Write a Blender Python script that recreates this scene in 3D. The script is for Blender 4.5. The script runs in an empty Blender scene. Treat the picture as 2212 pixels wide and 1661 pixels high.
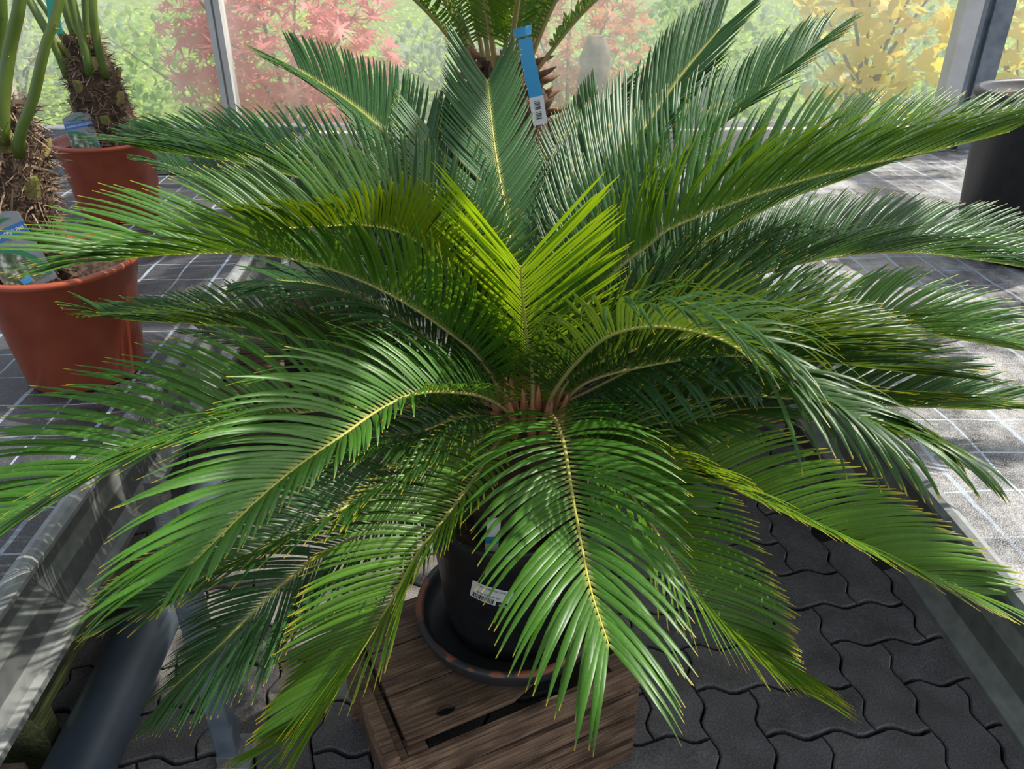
import bpy, math, random
import numpy as np
from mathutils import Vector, Matrix

C = bpy.context.scene.collection
SC = bpy.context.scene
R = math.radians
rng = np.random.default_rng(7)
random.seed(7)

# ------------------------------------------------------------------ camera
PITCH, YAW = R(29), R(2.5)
cd = bpy.data.cameras.new('camera')
cam = bpy.data.objects.new('camera', cd)
C.objects.link(cam)
cam.location = (0, 0, 1.5)
fwd = Vector((math.sin(YAW) * math.cos(PITCH), math.cos(YAW) * math.cos(PITCH), -math.sin(PITCH)))
cam.rotation_euler = fwd.to_track_quat('-Z', 'Y').to_euler()
cd.sensor_width = 36.0
cd.lens = 36.0 * 1703 / 2212
cd.dof.use_dof = True
cd.dof.focus_distance = 1.3
cd.dof.aperture_fstop = 13.0
cd.clip_start = 0.02
cd.clip_end = 200
SC.camera = cam

# ------------------------------------------------------------------ sky, sun, exposure
SC.view_settings.view_transform = 'Standard'
SC.view_settings.look = 'None'
SC.view_settings.gamma = 1.0
SC.view_settings.use_curve_mapping = False
SC.view_settings.exposure = 0.55
SC.cycles.use_denoising = True
SC.cycles.max_bounces = 8
SC.cycles.transparent_max_bounces = 12
SUN_AZ, SUN_EL = R(79), R(52)            # azimuth to the right of the view axis
w = bpy.data.worlds.new('sky')
SC.world = w
w.use_nodes = True
nt = w.node_tree
bg = nt.nodes['Background']
sk = nt.nodes.new('ShaderNodeTexSky')
sk.sky_type = 'NISHITA'
sk.sun_disc = False
sk.sun_elevation = SUN_EL
sk.sun_rotation = SUN_AZ
sk.air_density = 1.0
sk.dust_density = 2.0
hs = nt.nodes.new('ShaderNodeHueSaturation')
hs.inputs['Saturation'].default_value = .55
nt.links.new(sk.outputs['Color'], hs.inputs['Color'])
nt.links.new(hs.outputs['Color'], bg.inputs['Color'])
bg.inputs['Strength'].default_value = 0.18
sd = bpy.data.lights.new('sun', 'SUN')
sun = bpy.data.objects.new('sun', sd)
C.objects.link(sun)
sd.energy = 4.2
sd.angle = R(0.7)
sd.color = (1.0, 0.95, 0.86)
sdir = Vector((math.sin(SUN_AZ) * math.cos(SUN_EL), math.cos(SUN_AZ) * math.cos(SUN_EL), math.sin(SUN_EL)))
sun.rotation_euler = sdir.to_track_quat('Z', 'Y').to_euler()
sun.location = sdir * 20

# ------------------------------------------------------------------ materials
def lin(c):
    return tuple((x / 12.92 if x <= 0.04045 else ((x + 0.055) / 1.055) ** 2.4) for x in c)

def mat_new(name):
    m = bpy.data.materials.new(name)
    m.use_nodes = True
    n = m.node_tree
    return m, n, n.nodes['Principled BSDF'], n.nodes['Material Output']

def node(n, t, **kw):
    x = n.nodes.new(t)
    for k, v in kw.items():
        setattr(x, k, v)
    return x

def ramp(n, stops):
    r = n.nodes.new('ShaderNodeValToRGB')
    e = r.color_ramp.elements
    while len(e) > 1:
        e.remove(e[-1])
    e[0].position = stops[0][0]
    e[0].color = (*stops[0][1], 1)
    for p, c in stops[1:]:
        q = e.new(p)
        q.color = (*c, 1)
    return r

def noise_mat(name, c1, c2, scale=20, rough=0.6, bump=0.0, bscale=None, metal=0.0, stretch=None, detail=6, spec=0.5, lo=.35, hi=.65):
    m, n, b, o = mat_new(name)
    tc = node(n, 'ShaderNodeTexCoord')
    mp = node(n, 'ShaderNodeMapping')
    if stretch:
        mp.inputs['Scale'].default_value = stretch
    n.links.new(tc.outputs['Object'], mp.inputs['Vector'])
    nz = node(n, 'ShaderNodeTexNoise')
    nz.inputs['Scale'].default_value = scale
    nz.inputs['Detail'].default_value = detail
    n.links.new(mp.outputs['Vector'], nz.inputs['Vector'])
    r = ramp(n, [(lo, c1), (hi, c2)])
    n.links.new(nz.outputs['Fac'], r.inputs['Fac'])
    n.links.new(r.outputs['Color'], b.inputs['Base Color'])
    b.inputs['Roughness'].default_value = rough
    b.inputs['Metallic'].default_value = metal
    b.inputs['Specular IOR Level'].default_value = spec
    if bump:
        nb = node(n, 'ShaderNodeTexNoise')
        nb.inputs['Scale'].default_value = bscale or scale * 4
        nb.inputs['Detail'].default_value = 8
        n.links.new(mp.outputs['Vector'], nb.inputs['Vector'])
        bp = node(n, 'ShaderNodeBump')
        bp.inputs['Strength'].default_value = bump
        bp.inputs['Distance'].default_value = 0.01
        n.links.new(nb.outputs['Fac'], bp.inputs['Height'])
        n.links.new(bp.outputs['Normal'], b.inputs['Normal'])
    return m

def flat_mat(name, c, rough=0.5, metal=0.0):
    m, n, b, o = mat_new(name)
    b.inputs['Base Color'].default_value = (*c, 1)
    b.inputs['Roughness'].default_value = rough
    b.inputs['Metallic'].default_value = metal
    return m

def leaf_mat(name, base, trans, tip=(.55, .42, .03), foot=(.35, .38, .10), rough=0.38, tfac=0.32, speck=0.13, tstart=.945):
    m, n, b, o = mat_new(name)
    at = node(n, 'ShaderNodeAttribute', attribute_name='along')
    rn = node(n, 'ShaderNodeAttribute', attribute_name='vary')
    dark = tuple(x * 0.72 for x in base)
    lite = tuple(min(1, x * 1.35) for x in base)
    rv = ramp(n, [(0, dark), (.5, base), (1, lite)])
    n.links.new(rn.outputs['Fac'], rv.inputs['Fac'])
    f1 = ramp(n, [(0.0, (1, 1, 1)), (0.07, (0, 0, 0))])
    n.links.new(at.outputs['Fac'], f1.inputs['Fac'])
    m1 = node(n, 'ShaderNodeMixRGB')
    n.links.new(f1.outputs['Color'], m1.inputs['Fac'])
    n.links.new(rv.outputs['Color'], m1.inputs['Color1'])
    m1.inputs['Color2'].default_value = (*foot, 1)
    f2 = ramp(n, [(tstart, (0, 0, 0)), (0.995, (1, 1, 1))])
    n.links.new(at.outputs['Fac'], f2.inputs['Fac'])
    m2 = node(n, 'ShaderNodeMixRGB')
    n.links.new(f2.outputs['Color'], m2.inputs['Fac'])
    n.links.new(m1.outputs['Color'], m2.inputs['Color1'])
    m2.inputs['Color2'].default_value = (*tip, 1)
    # dried water spots on the leaflets
    tc = node(n, 'ShaderNodeTexCoord')
    nz = node(n, 'ShaderNodeTexNoise')
    nz.inputs['Scale'].default_value = 260
    nz.inputs['Detail'].default_value = 3
    n.links.new(tc.outputs['Object'], nz.inputs['Vector'])
    fs = ramp(n, [(0.58, (0, 0, 0)), (0.72, (speck, speck, speck))])
    n.links.new(nz.outputs['Fac'], fs.inputs['Fac'])
    m3 = node(n, 'ShaderNodeMixRGB')
    n.links.new(fs.outputs['Color'], m3.inputs['Fac'])
    n.links.new(m2.outputs['Color'], m3.inputs['Color1'])
    m3.inputs['Color2'].default_value = (.45, .55, .42, 1)
    n.links.new(m3.outputs['Color'], b.inputs['Base Color'])
    b.inputs['Roughness'].default_value = rough
    b.inputs['Specular IOR Level'].default_value = 0.4
    tr = node(n, 'ShaderNodeBsdfTranslucent')
    m4 = node(n, 'ShaderNodeMixRGB')
    n.links.new(f2.outputs['Color'], m4.inputs['Fac'])
    m4.inputs['Color1'].default_value = (*trans, 1)
    m4.inputs['Color2'].default_value = (*tip, 1)
    n.links.new(m4.outputs['Color'], tr.inputs['Color'])
    mx = node(n, 'ShaderNodeMixShader')
    mx.inputs['Fac'].default_value = tfac
    n.links.new(b.outputs['BSDF'], mx.inputs[1])
    n.links.new(tr.outputs['BSDF'], mx.inputs[2])
    n.links.new(mx.outputs['Shader'], o.inputs['Surface'])
    return m

def rachis_mat(name):
    m, n, b, o = mat_new(name)
    at = node(n, 'ShaderNodeAttribute', attribute_name='along')
    r = ramp(n, [(0.0, (.36, .17, .06)), (.12, (.34, .26, .10)), (.4, (.33, .32, .08)), (1, (.42, .42, .04))])
    n.links.new(at.outputs['Fac'], r.inputs['Fac'])
    n.links.new(r.outputs['Color'], b.inputs['Base Color'])
    b.inputs['Roughness'].default_value = 0.5
    return m

M = {}
M['m'] = leaf_mat('leaf_deep_green', (.034, .105, .024), (.09, .20, .02), tstart=.965)
M['m2'] = leaf_mat('leaf_deep_olive', (.03, .11, .025), (.12, .26, .02))
M['g'] = leaf_mat('leaf_fresh_green', (.052, .155, .014), (.20, .34, .015))
M['d'] = leaf_mat('leaf_dark_green', (.032, .092, .014), (.14, .22, .015))
M['y'] = leaf_mat('leaf_young_green', (.06, .20, .012), (.42, .60, .01), tfac=.46)
M['y2'] = leaf_mat('leaf_yellowish_green', (.036, .12, .016), (.19, .32, .010), tfac=.36)
M['y3'] = leaf_mat('leaf_olive_green', (.036, .105, .010), (.19, .27, .004), tfac=.36)
M['rachis'] = rachis_mat('leaf_stalk')
M['pot_black'] = noise_mat('black_plastic', (.012, .012, .013), (.022, .022, .023), 30, .45, .08, 60)
M['terra'] = noise_mat('terracotta_plastic', (.30, .060, .026), (.36, .078, .034), 18, .38, .03, 200)
M['soil'] = noise_mat('potting_soil', (.02, .012, .008), (.10, .058, .035), 60, .95, 1.0, 90)
M['fibre'] = noise_mat('brown_fibre', (.10, .062, .036), (.34, .23, .145), 40, .9, .3)
M['fibre_pale'] = noise_mat('grey_fibre', (.25, .20, .15), (.45, .38, .31), 30, .9)
M['trunk'] = noise_mat('palm_bark', (.025, .014, .008), (.09, .05, .028), 45, .95, 1.0, 90)
M['boot'] = noise_mat('leaf_stub', (.12, .13, .02), (.30, .22, .09), 25, .7, .2)
M['petiole'] = noise_mat('green_petiole', (.06, .115, .014), (.13, .18, .03), 9, .4)
M['thorn'] = flat_mat('pale_thorn', (.55, .38, .10), .5)
M['paver'] = None
M['alu'] = noise_mat('weathered_aluminium', (.24, .26, .26), (.36, .38, .37), 25, .48, .05, 300, metal=.35)
M['steel'] = noise_mat('galvanised_steel', (.13, .16, .19), (.22, .25, .28), 18, .5, .03, 200, metal=.3)
M['frame'] = noise_mat('grey_window_bar', (.50, .49, .47), (.58, .57, .55), 12, .5)
M['pvc'] = noise_mat('grey_plastic_pipe', (.045, .062, .080), (.06, .080, .10), 8, .42, .02, 100)
M['white'] = flat_mat('white_label', (.75, .75, .73), .5)
M['ink'] = flat_mat('black_ink', (.012, .012, .012), .6)
M['grey_card'] = flat_mat('grey_card', (.20, .22, .23), .4)
M['blue_card'] = flat_mat('blue_band', (.02, .12, .38), .4)
M['green_card'] = flat_mat('green_swoosh', (.015, .17, .06), .4)
M['blue_tape'] = flat_mat('blue_tape', (.05, .33, .60), .4)
M['teal_tape'] = flat_mat('teal_tape', (.03, .36, .28), .4)
M['beige'] = noise_mat('beige_board', (.66, .61, .53), (.74, .69, .60), 6, .7)
M['cap'] = noise_mat('grey_cast_fitting', (.13, .125, .115), (.22, .21, .19), 30, .6)
M['dark_sand'] = noise_mat('joint_sand', (.012, .011, .010), (.03, .028, .025), 80, .95, .3)

def paver_mat():
    m, n, b, o = mat_new('concrete_paver')
    tc = node(n, 'ShaderNodeTexCoord')
    oi = node(n, 'ShaderNodeObjectInfo')
    nz = node(n, 'ShaderNodeTexNoise')
    nz.inputs['Scale'].default_value = 260
    nz.inputs['Detail'].default_value = 6
    ge = node(n, 'ShaderNodeNewGeometry')
    n.links.new(ge.outputs['Position'], nz.inputs['Vector'])
    n2 = node(n, 'ShaderNodeTexNoise')
    n2.inputs['Scale'].default_value = 9
    n2.inputs['Detail'].default_value = 5
    n.links.new(ge.outputs['Position'], n2.inputs['Vector'])
    r = ramp(n, [(.3, (.12, .114, .109)), (.55, (.215, .205, .198)), (.8, (.36, .35, .34))])
    n.links.new(nz.outputs['Fac'], r.inputs['Fac'])
    r2 = ramp(n, [(.3, (.55, .52, .50)), (.7, (1.0, 1.0, 1.0))])
    n.links.new(n2.outputs['Fac'], r2.inputs['Fac'])
    mm = node(n, 'ShaderNodeMixRGB', blend_type='MULTIPLY')
    mm.inputs['Fac'].default_value = 1
    n.links.new(r.outputs['Color'], mm.inputs['Color1'])
    n.links.new(r2.outputs['Color'], mm.inputs['Color2'])
    r3 = ramp(n, [(0, (.8, .8, .82)), (1, (1.15, 1.12, 1.1))])
    n.links.new(oi.outputs['Random'], r3.inputs['Fac'])
    m3 = node(n, 'ShaderNodeMixRGB', blend_type='MULTIPLY')
    m3.inputs['Fac'].default_value = 1
    n.links.new(mm.outputs['Color'], m3.inputs['Color1'])
    n.links.new(r3.outputs['Color'], m3.inputs['Color2'])
    n.links.new(m3.outputs['Color'], b.inputs['Base Color'])
    b.inputs['Roughness'].default_value = .8
    bp = node(n, 'ShaderNodeBump')
    bp.inputs['Strength'].default_value = .35
    bp.inputs['Distance'].default_value = .004
    n.links.new(nz.outputs['Fac'], bp.inputs['Height'])
    n.links.new(bp.outputs['Normal'], b.inputs['Normal'])
    return m
M['paver'] = paver_mat()

def wood_mat(name, c1, c2, c3, axis=0):
    m, n, b, o = mat_new(name)
    tc = node(n, 'ShaderNodeTexCoord')
    mp = node(n, 'ShaderNodeMapping')
    s = [110, 110, 110]
    s[axis] = 6
    mp.inputs['Scale'].default_value = s
    n.links.new(tc.outputs['Object'], mp.inputs['Vector'])
    oi = node(n, 'ShaderNodeObjectInfo')
    n.links.new(oi.outputs['Random'], mp.inputs['Location'])
    nz = node(n, 'ShaderNodeTexNoise')
    nz.inputs['Scale'].default_value = 1.6
    nz.inputs['Detail'].default_value = 8
    nz.inputs['Distortion'].default_value = .7
    n.links.new(mp.outputs['Vector'], nz.inputs['Vector'])
    r = ramp(n, [(.28, c1), (.5, c2), (.72, c3)])
    n.links.new(nz.outputs['Fac'], r.inputs['Fac'])
    n2 = node(n, 'ShaderNodeTexNoise')
    n2.inputs['Scale'].default_value = 14
    n.links.new(tc.outputs['Object'], n2.inputs['Vector'])
    r2 = ramp(n, [(.3, (.45, .42, .40)), (.65, (1, 1, 1))])
    n.links.new(n2.outputs['Fac'], r2.inputs['Fac'])
    mm = node(n, 'ShaderNodeMixRGB', blend_type='MULTIPLY')
    mm.inputs['Fac'].default_value = 1
    n.links.new(r.outputs['Color'], mm.inputs['Color1'])
    n.links.new(r2.outputs['Color'], mm.inputs['Color2'])
    n.links.new(mm.outputs['Color'], b.inputs['Base Color'])
    b.inputs['Roughness'].default_value = .75
    bp = node(n, 'ShaderNodeBump')
    bp.inputs['Strength'].default_value = .5
    bp.inputs['Distance'].default_value = .004
    n.links.new(nz.outputs['Fac'], bp.inputs['Height'])
    n.links.new(bp.outputs['Normal'], b.inputs['Normal'])
    return m
M['wood'] = wood_mat('weathered_crate_wood', (.045, .022, .012), (.20, .115, .066), (.36, .235, .145))
M['wood_moss'] = wood_mat('mossy_wood', (.025, .028, .010), (.085, .098, .03), (.20, .24, .05), 1)
M['wood_pale'] = wood_mat('pale_wood', (.16, .10, .06), (.27, .19, .12), (.36, .27, .18), 0)

def fabric_mat(name, gx, gy, px, py, dust_dapple):
    """black woven ground cover with printed pale grid lines"""
    m, n, b, o = mat_new(name)
    ge = node(n, 'ShaderNodeNewGeometry')
    sx = node(n, 'ShaderNodeSeparateXYZ')
    wob = node(n, 'ShaderNodeTexNoise')
    wob.inputs['Scale'].default_value = 4
    n.links.new(ge.outputs['Position'], wob.inputs['Vector'])
    va = node(n, 'ShaderNodeVectorMath', operation='MULTIPLY_ADD')
    va.inputs[1].default_value = (.028, .028, 0)
    n.links.new(wob.outputs['Color'], va.inputs[0])
    n.links.new(ge.outputs['Position'], va.inputs[2])
    n.links.new(va.outputs['Vector'], sx.inputs['Vector'])
    def line(sock, period, phase, width):
        a = node(n, 'ShaderNodeMath', operation='SUBTRACT')
        n.links.new(sock, a.inputs[0])
        a.inputs[1].default_value = phase - period * 50
        d = node(n, 'ShaderNodeMath', operation='MODULO')
        n.links.new(a.outputs[0], d.inputs[0])
        d.inputs[1].default_value = period
        l = node(n, 'ShaderNodeMath', operation='LESS_THAN')
        n.links.new(d.outputs[0], l.inputs[0])
        l.inputs[1].default_value = width
        return l.outputs[0]
    l1 = line(sx.outputs['X'], gx * 2, px, .008)
    l1b = line(sx.outputs['X'], gx * 2, px + gx, .0045)
    l2 = line(sx.outputs['Y'], gy, py, .004)
    mx1 = node(n, 'ShaderNodeMath', operation='MAXIMUM')
    n.links.new(l1, mx1.inputs[0])
    n.links.new(l1b, mx1.inputs[1])
    mx = node(n, 'ShaderNodeMath', operation='MAXIMUM')
    n.links.new(mx1.outputs[0], mx.inputs[0])
    n.links.new(l2, mx.inputs[1])
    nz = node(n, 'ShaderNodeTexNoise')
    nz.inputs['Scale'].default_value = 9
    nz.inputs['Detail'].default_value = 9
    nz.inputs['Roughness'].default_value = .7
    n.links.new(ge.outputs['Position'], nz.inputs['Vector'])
    r = ramp(n, [(.35, (.03, .03, .032)), (.62, dust_dapple)])  # noise patches: dust, plus dappled sun and shade put into the colour
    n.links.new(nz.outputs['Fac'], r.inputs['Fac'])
    gr = node(n, 'ShaderNodeTexNoise')
    gr.inputs['Scale'].default_value = 420
    gr.inputs['Detail'].default_value = 2
    n.links.new(ge.outputs['Position'], gr.inputs['Vector'])
    rg = ramp(n, [(.35, (.55, .55, .55)), (.65, (1.2, 1.2, 1.2))])
    n.links.new(gr.outputs['Fac'], rg.inputs['Fac'])
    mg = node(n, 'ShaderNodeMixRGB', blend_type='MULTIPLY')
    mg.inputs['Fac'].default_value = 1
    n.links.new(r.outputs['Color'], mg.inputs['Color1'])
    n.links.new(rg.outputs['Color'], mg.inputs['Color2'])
    fd = ramp(n, [(.38, (.25, .25, .25)), (.6, (.9, .9, .9))])
    n.links.new(wob.outputs['Fac'], fd.inputs['Fac'])
    fm = node(n, 'ShaderNodeMath', operation='MULTIPLY')
    n.links.new(mx.outputs[0], fm.inputs[0])
    n.links.new(fd.outputs['Color'], fm.inputs[1])
    mc = node(n, 'ShaderNodeMixRGB')
    n.links.new(fm.outputs[0], mc.inputs['Fac'])
    n.links.new(mg.outputs['Color'], mc.inputs['Color1'])
    mc.inputs['Color2'].default_value = (.42, .50, .60, 1)
    n.links.new(mc.outputs['Color'], b.inputs['Base Color'])
    rr = ramp(n, [(.35, (.30, .30, .30)), (.6, (.6, .6, .6))])
    n.links.new(nz.outputs['Fac'], rr.inputs['Fac'])
    n.links.new(rr.outputs['Color'], b.inputs['Roughness'])
    bp = node(n, 'ShaderNodeBump')
    bp.inputs['Strength'].default_value = .5
    bp.inputs['Distance'].default_value = .004
    ad = node(n, 'ShaderNodeMath', operation='ADD')
    n.links.new(gr.outputs['Fac'], ad.inputs[0])
    n.links.new(nz.outputs['Fac'], ad.inputs[1])
    n.links.new(ad.outputs[0], bp.inputs['Height'])
    n.links.new(bp.outputs['Normal'], b.inputs['Normal'])
    return m

def rail_mat(name):
    """bench edge profile: dusty aluminium with paler bands of film along it"""
    m, n, b, o = mat_new(name)
    at = node(n, 'ShaderNodeAttribute', attribute_name='along')
    r = ramp(n, [(0, (.24, .25, .25)), (.10, (.17, .18, .18)), (.105, (.26, .27, .26)), (.30, (.26, .27, .26)), (.31, (.13, .135, .135)),
                 (.52, (.13, .135, .13)), (.53, (.25, .265, .25)), (.72, (.25, .265, .25)), (.73, (.14, .145, .14)), (.88, (.14, .145, .14)), (.9, (.30, .32, .32)), (1, (.34, .36, .36))])
    r.color_ramp.interpolation = 'LINEAR'
    n.links.new(at.outputs['Fac'], r.inputs['Fac'])
    ge = node(n, 'ShaderNodeNewGeometry')
    nz = node(n, 'ShaderNodeTexNoise')
    nz.inputs['Scale'].default_value = 40
    nz.inputs['Detail'].default_value = 7
    n.links.new(ge.outputs['Position'], nz.inputs['Vector'])
    r2 = ramp(n, [(.3, (.5, .5, .5)), (.7, (.82, .82, .80))])
    n.links.new(nz.outputs['Fac'], r2.inputs['Fac'])
    mm = node(n, 'ShaderNodeMixRGB', blend_type='MULTIPLY')
    mm.inputs['Fac'].default_value = 1
    n.links.new(r.outputs['Color'], mm.inputs['Color1'])
    n.links.new(r2.outputs['Color'], mm.inputs['Color2'])
    n.links.new(mm.outputs['Color'], b.inputs['Base Color'])
    b.inputs['Roughness'].default_value = .5
    b.inputs['Metallic'].default_value = .15
    return m
M['rail'] = rail_mat('bench_edge_profile')

def saucer_mat():
    m, n, b, o = mat_new('worn_black_saucer')
    tc = node(n, 'ShaderNodeTexCoord')
    nz = node(n, 'ShaderNodeTexNoise')
    nz.inputs['Scale'].default_value = 14
    nz.inputs['Detail'].default_value = 8
    n.links.new(tc.outputs['Object'], nz.inputs['Vector'])
    sx = node(n, 'ShaderNodeSeparateXYZ')
    n.links.new(tc.outputs['Object'], sx.inputs['Vector'])
    rz = ramp(n, [(0.0, (0, 0, 0)), (1, (1, 1, 1))])
    mp = node(n, 'ShaderNodeMapRange')
    mp.inputs['From Min'].default_value = .03
    mp.inputs['From Max'].default_value = .046
    n.links.new(sx.outputs['Z'], mp.inputs['Value'])
    mu = node(n, 'ShaderNodeMath', operation='MULTIPLY')
    n.links.new(nz.outputs['Fac'], mu.inputs[0])
    n.links.new(mp.outputs['Result'], mu.inputs[1])
    r = ramp(n, [(.50, (.030, .030, .033)), (.54, (.24, .075, .035))])
    n.links.new(mu.outputs[0], r.inputs['Fac'])
    n.links.new(r.outputs['Color'], b.inputs['Base Color'])
    b.inputs['Roughness'].default_value = .5
    return m
M['saucer'] = saucer_mat()

def photo_mat():
    m, n, b, o = mat_new('printed_palm_photo')
    tc = node(n, 'ShaderNodeTexCoord')
    nz = node(n, 'ShaderNodeTexNoise')
    nz.inputs['Scale'].default_value = 70
    nz.inputs['Detail'].default_value = 6
    n.links.new(tc.outputs['Object'], nz.inputs['Vector'])
    r = ramp(n, [(.35, (.03, .05, .02)), (.5, (.10, .15, .06)), (.62, (.45, .48, .45))])
    n.links.new(nz.outputs['Fac'], r.inputs['Fac'])
    n.links.new(r.outputs['Color'], b.inputs['Base Color'])
    b.inputs['Roughness'].default_value = .4
    return m
M['photo'] = photo_mat()

def glass_mat():
    m, n, b, o = mat_new('dusty_window_glass')
    ge = node(n, 'ShaderNodeNewGeometry')
    mp = node(n, 'ShaderNodeMapping')
    mp.inputs['Scale'].default_value = (1, 1, .35)
    n.links.new(ge.outputs['Position'], mp.inputs['Vector'])
    nz = node(n, 'ShaderNodeTexNoise')
    nz.inputs['Scale'].default_value = 3.5
    nz.inputs['Detail'].default_value = 10
    nz.inputs['Roughness'].default_value = .65
    n.links.new(mp.outputs['Vector'], nz.inputs['Vector'])
    r = ramp(n, [(.3, (.10, .10, .10)), (.7, (.26, .26, .26))])
    n.links.new(nz.outputs['Fac'], r.inputs['Fac'])
    tp = node(n, 'ShaderNodeBsdfTransparent')
    tl = node(n, 'ShaderNodeBsdfTranslucent')
    tl.inputs['Color'].default_value = (.85, .86, .84, 1)
    gl = node(n, 'ShaderNodeBsdfGlossy')
    gl.inputs['Roughness'].default_value = .03
    mx = node(n, 'ShaderNodeMixShader')
    n.links.new(r.outputs['Color'], mx.inputs['Fac'])
    n.links.new(tp.outputs['BSDF'], mx.inputs[1])
    n.links.new(tl.outputs['BSDF'], mx.inputs[2])
    m2 = node(n, 'ShaderNodeMixShader')
    m2.inputs['Fac'].default_value = .04
    n.links.new(mx.outputs['Shader'], m2.inputs[1])
    n.links.new(gl.outputs['BSDF'], m2.inputs[2])
    n.links.new(m2.outputs['Shader'], o.inputs['Surface'])
    return m
M['glass'] = glass_mat()

def simple_leaf(name, c1, c2, trans, tfac=.4, rough=.5):
    m, n, b, o = mat_new(name)
    ge = node(n, 'ShaderNodeNewGeometry')
    nz = node(n, 'ShaderNodeTexNoise')
    nz.inputs['Scale'].default_value = 5
    n.links.new(ge.outputs['Position'], nz.inputs['Vector'])
    r = ramp(n, [(.35, c1), (.65, c2)])
    n.links.new(nz.outputs['Fac'], r.inputs['Fac'])
    n.links.new(r.outputs['Color'], b.inputs['Base Color'])
    b.inputs['Roughness'].default_value = rough
    tr = node(n, 'ShaderNodeBsdfTranslucent')
    tr.inputs['Color'].default_value = (*trans, 1)
    mx = node(n, 'ShaderNodeMixShader')
    mx.inputs['Fac'].default_value = tfac
    n.links.new(b.outputs['BSDF'], mx.inputs[1])
    n.links.new(tr.outputs['BSDF'], mx.inputs[2])
    n.links.new(mx.outputs['Shader'], o.inputs['Surface'])
    return m
M['red_leaf'] = simple_leaf('maple_red', (.55, .15, .16), (.66, .32, .27), (.95, .36, .34))
M['orange_leaf'] = simple_leaf('maple_orange', (.42, .14, .06), (.5, .22, .10), (.8, .3, .12))
M['yellow_leaf'] = simple_leaf('golden_leaf', (.60, .46, .06), (.75, .58, .08), (.98, .80, .12))
M['lime_leaf'] = simple_leaf('lime_leaf', (.28, .44, .07), (.48, .62, .12), (.70, .92, .18))
M['green_leaf'] = simple_leaf('hedge_green', (.09, .20, .05), (.20, .36, .09), (.40, .62, .14))
M['grey_leaf'] = simple_leaf('grey_green', (.20, .28, .18), (.32, .40, .29), (.45, .58, .36))
M['lawn'] = noise_mat('lawn', (.10, .17, .035), (.24, .33, .07), 6, .9)
M['bark'] = noise_mat('shrub_bark', (.10, .07, .05), (.22, .16, .12), 20, .9)

# ------------------------------------------------------------------ mesh helpers
def mesh_obj(name, v, f, m, parent=None, smooth=False, loc=None, attrs=None, mats=None, midx=None):
    me = bpy.data.meshes.new(name)
    me.from_pydata([tuple(map(float, p)) for p in v], [], [tuple(map(int, q)) for q in f])
    if smooth:
        me.polygons.foreach_set('use_smooth', [True] * len(me.polygons))
    for k, a in (attrs or {}).items():
        at = me.attributes.new(k, 'FLOAT', 'POINT')
        at.data.foreach_set('value', np.asarray(a, np.float32))
    if mats:
        for q in mats:
            me.materials.append(q)
        me.polygons.foreach_set('material_index', midx)
    elif m is not None:
        me.materials.append(m)
    me.update()
    o = bpy.data.objects.new(name, me)
    C.objects.link(o)
    if parent:
        o.parent = parent
    if loc is not None:
        o.location = loc
    return o

def tag(o, label=None, cat=None, group=None, kind=None):
    if label: o['label'] = label
    if cat: o['category'] = cat
    if group: o['group'] = group
    if kind: o['kind'] = kind
    return o

def thing(name, label, cat, loc=(0, 0, 0), group=None, rotz=0):
    o = bpy.data.objects.new(name, None)
    o.empty_display_size = .05
    C.objects.link(o)
    o.location = loc
    o.rotation_euler = (0, 0, rotz)
    return tag(o, label, cat, group)

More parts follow.
